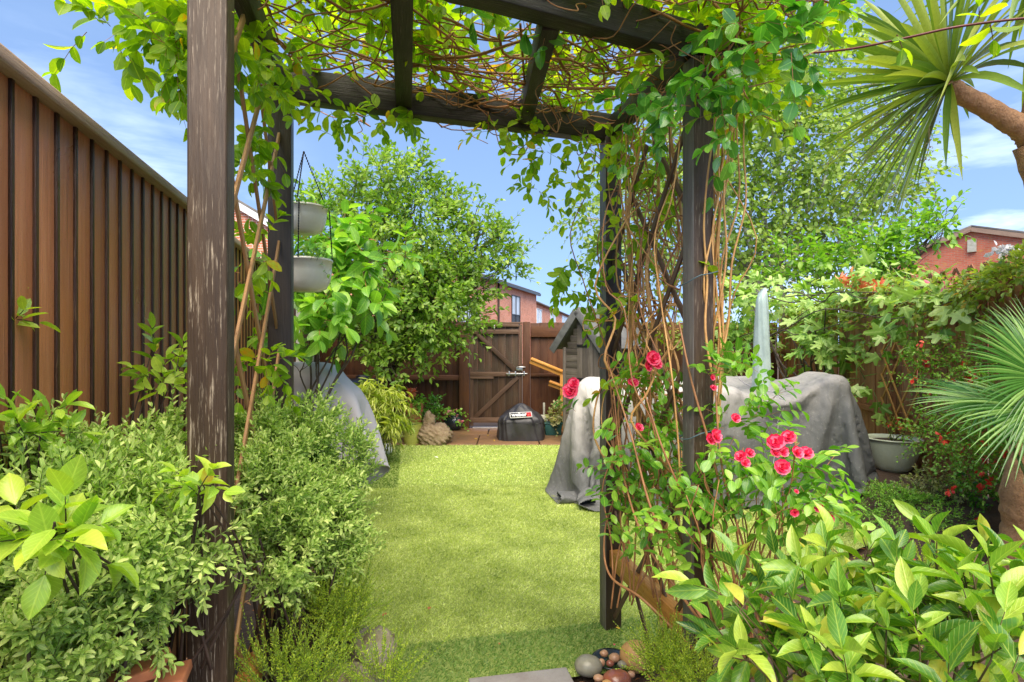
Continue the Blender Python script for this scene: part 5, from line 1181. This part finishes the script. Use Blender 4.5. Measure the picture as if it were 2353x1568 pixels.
# pots at the far end
p=gr(880,1032); 
t=pot('white_urn','white urn on a pedestal foot beside the pale cover','urn',(p[0],7.0,0),[(0,0),(.085,0),(.085,.02),(.06,.05),(.055,.07),(.075,.12),(.09,.2),(.10,.27),(.105,.30),(.135,.31),(.14,.325),(.135,.34),(.11,.34),(.10,.30),(0,.25)],'whitepot',soil=(.10,.31))
q=at(883,1012,7.3); t=pot('white_pot','small round white pot behind the white urn','pot',(q[0],7.4,0),[(0,0),(.05,0),(.075,.03),(.08,.07),(.075,.12),(.06,.14),(.055,.14),(.05,.1),(0,.08)],'whitepot')
p=gr(943,1025); r=.135
t=thing('woven_pot',p,'olive yellow pot with woven pattern holding a ferny plant','pot'); mb=MB()
n=96;lev=44;a=np.arange(n)/n*2*np.pi; V=np.zeros((lev+1,n,3))
for i_ in range(lev+1):
    f=i_/lev; rr=.108+.035*f+.006*math.sin(f*3.1); rr=rr+(.004 if f>.93 else 0); w=.0035*np.sign(np.sin(a*24+(i_//2%2)*math.pi))*(abs(math.sin(i_*math.pi/2*1.0+.78)))*(f<.92)
    V[i_,:,0]=p[0]+(rr+w)*np.cos(a); V[i_,:,1]=p[1]+.14+(rr+w)*np.sin(a); V[i_,:,2]=.30*f
i_=np.arange(lev)[:,None]*n; j_=np.arange(n)[None,:]; mb.add(V.reshape(-1,3),np.stack([i_+j_,i_+(j_+1)%n,i_+n+(j_+1)%n,i_+n+j_],-1).reshape(-1,4)); mb.build('body',M['olivepot'],t,smooth=True)
s=MB(); lathe(s,[(.001,.275),(.135,.27)],(p[0],p[1]+.14,0),30); s.build('soil',M['soil'],t)
small('fern','feathery green plant in the olive woven pot','plant',[(935,968,6.1+1.9,22,.14,.08),(915,975,7.9,18)],120,.14,8,.022,.003,T_DIA,'fuchsia',base=(p[0],p[1]+.14,.27))
q=at(950,975,8.55); t=pot('terracotta_pot','tall terracotta pot behind the woven pot','pot',(q[0],8.55,0),[(0,0),(.10,0),(.125,.40),(.13,.42),(.145,.42),(.147,.45),(.135,.46),(.147,.47),(.150,.50),(.135,.51),(.147,.52),(.150,.56),(.13,.56),(.12,.5),(0,.5)],'terra')
small('geranium','geranium with one orange red flower head in the terracotta pot','plant',[(955,925,8.5,18,.1,.06)],24,.1,3,.055,.05,T_OVAL,'fuchsia',base=(q[0],8.55,.5))
fo=MB(); c=at(946,903,8.45); n=40; leaves(fo,T_MID,c+rng.normal(0,.03,(n,3)),rng.normal(0,1,(n,3)),rng.normal(0,1,(n,3)),.06,.05); tube(fo,[c,c-A(0,0,.25)],.004,5); o=fo.build('geranium_flower',M['coral'],base=c); tag(o,'orange flower head rising above the terracotta pot','flower')
c=gr(1040,993); small('dark_shrub','dark leafy bush between the terracotta pot and the geranium pot','shrub',[(985,950,9.0,22,.15,.1),(1000,930,9.1,15)],70,.12,4,.05,.03,T_MID,'vinedark',base=(at(985,950,9.0)[0],9.0,0))
t=pot('dark_pot','round dark glazed pot with pink geraniums left of the gate','pot',(c[0],c[1]+.16,0),[(0,0),(.09,0),(.14,.05),(.168,.12),(.165,.18),(.14,.235),(.125,.25),(.14,.262),(.135,.27),(.115,.265),(.12,.2),(0,.2)],'darkpot',soil=(.118,.24))
small('geranium','geranium with pink flowers in the round dark pot','plant',[(1040,952,c[1]+.1,20,.12,.07),(1025,962,c[1]+.1,12),(1056,965,c[1]+.08,12)],34,.1,3,.05,.045,T_OVAL,'fuchsia',base=(c[0],c[1]+.16,.25),flower=('pinkfl',60,.035))
c=gr(1272,1003); t=thing('planter',(c[0],c[1]+.1,0),'teal rectangular planter right of the small black cover','planter'); mb=MB(); bar(mb,(c[0],c[1]+.1,0),(c[0],c[1]+.1,.19),.24,.18,up=(0,1,0),taper=1.12); bar(mb,(c[0]-.15,c[1]+.1,.20),(c[0]+.15,c[1]+.1,.20),.22,.025); bld(mb,'body',M['tealpot'],t,bevel=.008)
small('begonia','pale leaved plant with a few pink flowers in the teal planter','plant',[(1272,965,c[1]+.08,24,.12,.09),(1285,945,c[1]+.1,14)],75,.11,4,.05,.035,T_OVAL,'varieg',base=(c[0],c[1]+.1,.2),flower=('pinkfl',5,.04))
q=at(1250,960,9.1); mb=MB(); bar(mb,(q[0],9.1,0),(q[0],9.1,.30),.12,.12); tube(mb,[(q[0],9.1,.28),(q[0],9.1,.50)],.018,8); bld(mb,'tap_post',M['concrete'],bevel=.006,base=(q[0],9.1,0)); tag(bpy.data.objects['tap_post'],'short grey stand pipe post beside the teal planter','post')
# limestone lump
p=gr(993,1026); t=None; mb=MB(); rock(mb,(p[0],p[1]+.2,.12),.24,.2,.17,7,.28,34); rock(mb,(p[0]-.07,p[1]+.2,.32),.085,.08,.14,9,.3,24); o=mb.build('garden_rock',M['rock'],smooth=True,base=p); tag(o,'pitted limestone lump with a raised knob beside the woven pot','rock')
# orange boards by the shed
for a,b,w_,h_,lab in (((1219,828),(1292,858),.045,.11,'weathered honey board sloping against the fence above the other'),((1262,880),(1297,893),.045,.10,'short honey board sticking out beside the shed'),((1290,862),(1290,990),.05,.12,'upright honey timber against the shed corner')):
    mb=MB(); bar(mb,at(a[0],a[1],9.52),at(b[0],b[1],9.48),w_,h_); bar(mb,at(a[0],a[1]-3,9.485),at(b[0],b[1]-3,9.445),.03,.03); o=bld(mb,'timber_board',M['rail'],base=at(a[0],a[1],9.35)); tag(o,lab,'board')
# compost bin
c=at(835,880,8.9); t=pot('compost_bin','black plastic compost bin in the far left corner under the tree','bin',(c[0],8.9,0),[(0,0),(.42,0),(.36,.72),(.345,.76),(.345,.80),(.36,.81),(.33,.86),(.20,.90),(.12,.905),(.11,.95),(.06,.96),(0,.96)],'black',n=48)
# pale bowl
c=A(3.66,5.22,.25); t=pot('bowl_planter','wide pale green glazed bowl planter against the right fence','planter',(c[0],c[1]+.22,.225),bowlprof(.245,.31,.018,.45,.004,.55),'celadon',soil=(.228,.285),n=64)
small('bowl_plant','sparse reddish plant in the pale bowl','plant',[(2060,985,c[1]+.2,28,.15,.05)],26,.1,4,.03,.015,T_MID,'creeper',base=(c[0],c[1]+.22,.5),flower=('fred',22,.03))
# glass jar
c=gr(2282,1150,.12); mb=MB(); lathe(mb,[(0,0),(.05,0),(.052,.12),(.055,.125),(.05,.13),(.046,.01),(0,.012)],(c[0],c[1],.12),24); o=mb.build('metal_cup',M['steel'],smooth=True,base=c); tag(o,'small metal cup on the soil near the palm trunk','cup')
# edging and rocks in the right border
for k_,(a,b,w_,h_,lab) in enumerate((((2040,1178),(2140,1176),.08,.07,'old grey timber edging along the right border, farther piece'),((2130,1178),(2260,1208),.10,.08,'old grey timber edging nearer the palm trunk'))):
    mb=MB(); bar(mb,gr(*a)+A(0,0,.03),gr(*b)+A(0,0,.03),w_,h_); o=bld(mb,'edging_timber',M['sleeper'],bevel=.01,base=gr(*a)); tag(o,lab,'edging')
c=gr(2215,1175); mb=MB(); rock(mb,(c[0],c[1],.05),.15,.11,.09,21,.2,24); o=mb.build('garden_rock',M['mossrock'],smooth=True,base=c); tag(o,'mossy brown rock behind the edging near the palm','rock')
c=gr(2225,1260); mb=MB(); rock(mb,(c[0],c[1],.03),.09,.08,.06,22,.15,20); o=mb.build('garden_rock',M['slabgrey'],smooth=True,base=c); tag(o,'pale grey stone on the soil below the palm trunk','rock')
# near left: mossy rock, bricks, terracotta shards
for px,py,Y,rx,rz,m_,s_,lab in ((850,1500,2.1,.10,.10,'mossrock',31,'grey mossy rock at the lawn edge under the heather'),(810,1590,1.85,.13,.07,'mossrock',32,'brown mossy rock at the bottom edge'),):
    c=at(px,py,Y); mb=MB(); rock(mb,c,rx,rx*.8,rz,s_,.22,26); o=mb.build('garden_rock',M[m_],smooth=True,base=c); tag(o,lab,'rock')
for px,py,Y,dx,dz,lab in ((230,1580,1.15,.2,.05,'broken terracotta edging tile lying under the left shrub'),(320,1590,1.2,.15,.02,'second piece of broken terracotta tile, nearer the left post')):
    mb=MB(); c=at(px,py,Y); bar(mb,c-A(dx/2,0,dz/2),c+A(dx/2,.05,dz/2),.09,.022); o=bld(mb,'terracotta_tile',M['terra'],bevel=.004,base=c); tag(o,lab,'tile')
# pebble group at the end of the path
PB=[(1352,1530,2.33,.060,.045,'pebgrey','large oval grey green pebble, leftmost of the stones by the path'),(1462,1508,2.4,.070,.070,'tan','big ochre boulder, largest of the stones by the path'),(1418,1560,2.22,.060,.035,'pebred','wet red brown flat stone in front of the pebbles'),
 (1388,1502,2.42,.020,.016,'pebpink','buff pebble, highest left of the little ones'),(1412,1512,2.4,.026,.020,'pebpink','buff pebble in the middle of the little ones'),(1402,1525,2.34,.018,.015,'pebred','small reddish pebble between the buff ones'),(1430,1527,2.35,.022,.016,'pebgrey','small grey pebble beside the ochre boulder'),
 (1382,1523,2.34,.016,.018,'pebpink','tiny buff pebble next to the oval grey one'),(1450,1550,2.25,.018,.014,'pebpink','small pink pebble right of the red brown stone'),(1375,1558,2.2,.022,.014,'pebpink','buff pebble at the bottom left of the group'),(1395,1570,2.15,.022,.012,'tan','ochre pebble at the very bottom of the group')]
for k_,(px,py,Y,rx,rz,m_,lab) in enumerate(PB):
    zc=rz*.8+(.03 if rx<.03 else .01); Y=(EYE-zc)*F/(py-HY); c=at(px,py,Y); mb=MB(); rock(mb,c,rx,rx*.8,rz,40+k_,.06,18,sc_=1.4); o=mb.build('pebble' if rx<.05 else 'stone',M[m_],smooth=True,base=c); tag(o,lab,'pebble' if rx<.05 else 'stone','stones heaped at the end of the path')
c=gr(1405,1528); mb=MB(); lathe(mb,[(0,.0),(.06,.0),(.085,.025),(.088,.03),(.078,.028),(.055,.008),(0,.008)],c,32); o=mb.build('saucer',M['darkpot'],smooth=True,base=c); tag(o,'dark shallow saucer holding the small pebbles','saucer')
# fallen leaves and petals on the lawn
FL_=[(890,1423,.03,'brownleaf','pinkish brown fallen leaf near the left lawn edge'),(988,1407,.03,'brownleaf','tan fallen leaf on the lawn right of the other'),(1146,1492,.02,'brownleaf','small brown leaf in the dark front strip of lawn'),(998,1056,.05,'whitefl','pale fallen leaf on the far lawn panel'),(1238,1322,.012,'brownleaf','tiny brown leaf in the middle of the lawn'),(1412,1498,.02,'red','red petal on the grass left of the front right post'),(1530,1437,.02,'red','pink red petal in the lawn between the right posts'),(1473,1432,.014,'red','tiny red petal between the right posts'),(1415,1455,.025,'yellowleaf','yellow fallen leaf under the honey rail'),
 (1090,1012,.05,'yellowleaf','yellow leaf on the wet paving before the gate'),(1120,1003,.04,'yellowleaf','small yellow leaf on the wet paving near the gate'),(1055,1010,.04,'brownleaf','brown leaf on the paving beside the limestone lump'),(1135,1015,.04,'yellowleaf','yellowish leaf on the paving by the small black cover')]
for px,py,s_,m_,lab in FL_:
    c=gr(px,py); mb=MB(); leaves(mb,T_OVAL,np.array([c+A(0,0,.03 if py>1024 else .022)]),np.array([A(rng.normal(),rng.normal(),.1)]),np.array([A(.1,-.1,1)]),s_,s_*.6); o=mb.build('fallen_leaf' if m_!='red' else 'fallen_petal',M[m_],base=c); tag(o,lab,'leaf' if m_!='red' else 'petal')
# artificial grass
def inpoly(x,y,poly):
    c=np.zeros(len(x),bool); n=len(poly)
    for i in range(n):
        x0,y0=poly[i]; x1,y1=poly[(i+1)%n]; m=((y0>y)!=(y1>y))&(x<(x1-x0)*(y-y0)/(y1-y0+1e-12)+x0); c^=m
    return c
def turf(name,mat,poly,dens_fn,label,cond):
    xs=[p[0] for p in poly]; ys=[p[1] for p in poly]; N=int((max(xs)-min(xs))*(max(ys)-min(ys))*26000)
    x=min(xs)+(max(xs)-min(xs))*rng.random(N); y=min(ys)+(max(ys)-min(ys))*rng.random(N)
    k=inpoly(x,y,poly)&(rng.random(N)<dens_fn(y))&cond(x,y); x=x[k];y=y[k]; n=len(x)
    far=np.clip((y-2.5)/5.5,0,1)
    B=np.stack([x,y,np.full(n,.003)],-1); fl=fnoise(np.stack([x,y,x*0],-1),5,2.5)
    D=np.stack([.35+.25*fl+rng.normal(0,.65,n),-.35+rng.normal(0,.55,n),np.full(n,.75)],-1); D=nz(D)
    h=(.014+.010*rng.random(n))*(1+.2*far); w=(.0032+.0045*far)*(.7+.6*rng.random(n)); S=nz(np.cross(D,rng.normal(0,1,(n,3))))
    V=np.stack([B-S*w[:,None]/2,B+S*w[:,None]/2,B+D*h[:,None]],1).reshape(-1,3); mb=MB(); mb.add(V,np.arange(3*n).reshape(-1,3),np.tile([(0,.3),(0,.7),(.5,.5)],(n,1)))
    print(name,n); o=mb.build(name,mat,base=(0,4,0)); o['kind']='stuff'; return o
dn=lambda y: np.clip((2.9/y)**1.75,.16,1)
def sx(y): return -1.17-(y-5.8)*.185
side_=lambda x,y:(y>5.65)&(x<sx(y)); gap_=lambda x,y:(np.abs(y-5.78-.01*np.sin(x*3))>.012)&(np.abs(y-4.33-.02*np.sin(x*2))>.005)
front_=lambda x,y:(y<2.70+.28*np.clip((x+.55)/1.2,0,1.3))&~((x>-.2)&(x<.36)&(y<2.44+.2*(x+.13)))
cov=lambda x,y: ~((x>1.0)&(x<3.3)&(y>4.9)&(y<6.3))
far_=lambda x,y:(y>5.78)&(x<1.35)
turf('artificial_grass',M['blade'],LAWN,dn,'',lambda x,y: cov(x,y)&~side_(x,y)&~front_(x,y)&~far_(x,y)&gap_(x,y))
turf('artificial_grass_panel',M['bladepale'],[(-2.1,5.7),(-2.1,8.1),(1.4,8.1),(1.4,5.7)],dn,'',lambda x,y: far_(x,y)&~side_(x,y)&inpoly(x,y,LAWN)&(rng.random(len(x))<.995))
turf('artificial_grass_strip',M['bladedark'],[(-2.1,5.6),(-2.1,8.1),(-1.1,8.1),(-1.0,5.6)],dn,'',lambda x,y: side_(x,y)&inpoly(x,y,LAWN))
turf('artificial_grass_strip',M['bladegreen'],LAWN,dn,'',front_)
# litter and twigs on the soil near the camera
lm=MB(); n=5200; x=-1.6+5.2*rng.random(n); y=.6+5.6*rng.random(n)**1.3; k=~inpoly(x,y,LAWN); x=x[k];y=y[k]
leaves(lm,T_DIA,np.stack([x,y,np.full(len(x),.0)],-1)+rng.normal(0,.004,(len(x),3)),rng.normal(0,1,(len(x),3))*A(1,1,.2),rng.normal(0,.4,(len(x),3))+A(0,0,1),.02+.03*rng.random(len(x)),.012); o=lm.build('leaf_litter',M['brownleaf'],base=(0,2,0)); o['kind']='stuff'
# ================================================================ camera, sky, light
cam=bpy.data.cameras.new('camera'); co=bpy.data.objects.new('camera',cam); COL.objects.link(co)
cam.sensor_width=36; cam.lens=36*F/2353; cam.shift_y=(HY-784)/2353; cam.clip_start=.05; cam.clip_end=3000
co.location=(0,0,EYE); co.rotation_euler=(R(90),0,0); sc.camera=co
w=bpy.data.worlds.new('World'); sc.world=w; w.use_nodes=True; nt=w.node_tree; ns=nt.nodes; ls=nt.links
for n in list(ns): ns.remove(n)
EL,AZ=R(60),R(176)
sky=ns.new('ShaderNodeTexSky'); sky.sky_type='NISHITA'; sky.sun_disc=False; sky.sun_elevation=EL; sky.sun_rotation=AZ; sky.air_density=1.0; sky.dust_density=.4; sky.ozone_density=1.1
tc=ns.new('ShaderNodeTexCoord')
vm=ns.new('ShaderNodeVectorMath'); vm.operation='MULTIPLY_ADD'; ls.new(tc.outputs['Generated'],vm.inputs[0]); vm.inputs[1].default_value=(1,1,.85); vm.inputs[2].default_value=(0,0,.28); vn=ns.new('ShaderNodeVectorMath'); vn.operation='NORMALIZE'; ls.new(vm.outputs[0],vn.inputs[0]); ls.new(vn.outputs[0],sky.inputs[0])
sep=ns.new('ShaderNodeSeparateXYZ'); ls.new(tc.outputs['Generated'],sep.inputs[0])
mp=mapping(ns,ls,tc.outputs['Generated'],(1.4,1.4,6.5),(.9,.3,.2)); cn=noise(ns,ls,mp,2.3,6,.58,.25)
band=mth(ns,ls,'MULTIPLY',rng01(ns,ls,sep.outputs[2],.15,.24,1,0),rng01(ns,ls,sep.outputs[2],-.02,.03,0,1))
band2=mth(ns,ls,'MULTIPLY',rng01(ns,ls,sep.outputs[2],.42,.2,0,1),.6)
side=rng01(ns,ls,mth(ns,ls,'ABSOLUTE',sep.outputs[0]),.30,.52,0,1)
cf=mth(ns,ls,'MULTIPLY',rng01(ns,ls,cn.outputs[0],.47,.66,0,.9),mth(ns,ls,'MULTIPLY',mth(ns,ls,'MAXIMUM',band,band2),side),True)
hs=ns.new('ShaderNodeHueSaturation'); hs.inputs['Saturation'].default_value=1.0; ls.new(sky.outputs[0],hs.inputs['Color'])
c=mixc(ns,ls,hs.outputs[0],(5.2,6.0,7.0),cf)
bg=ns.new('ShaderNodeBackground'); ls.new(c,bg.inputs[0]); bg.inputs[1].default_value=SKYS
o=ns.new('ShaderNodeOutputWorld'); ls.new(bg.outputs[0],o.inputs[0])
sl=bpy.data.lights.new('sun','SUN'); sl.energy=SUNE; sl.angle=R(SUNA); sl.color=(1.0,.87,.68); so=bpy.data.objects.new('sun',sl); COL.objects.link(so)
d=Vector((math.sin(AZ)*math.cos(EL),math.cos(AZ)*math.cos(EL),math.sin(EL)))
so.rotation_euler=d.to_track_quat('Z','Y').to_euler()
sc.view_settings.view_transform='Standard'; sc.view_settings.look='None'; sc.view_settings.gamma=1; sc.view_settings.use_curve_mapping=False; sc.view_settings.exposure=EXPO
try:
    sc.cycles.max_bounces=7; sc.cycles.diffuse_bounces=4; sc.cycles.transmission_bounces=3; sc.cycles.transparent_max_bounces=4; sc.cycles.use_adaptive_sampling=True; sc.cycles.use_denoising=True
except Exception: pass
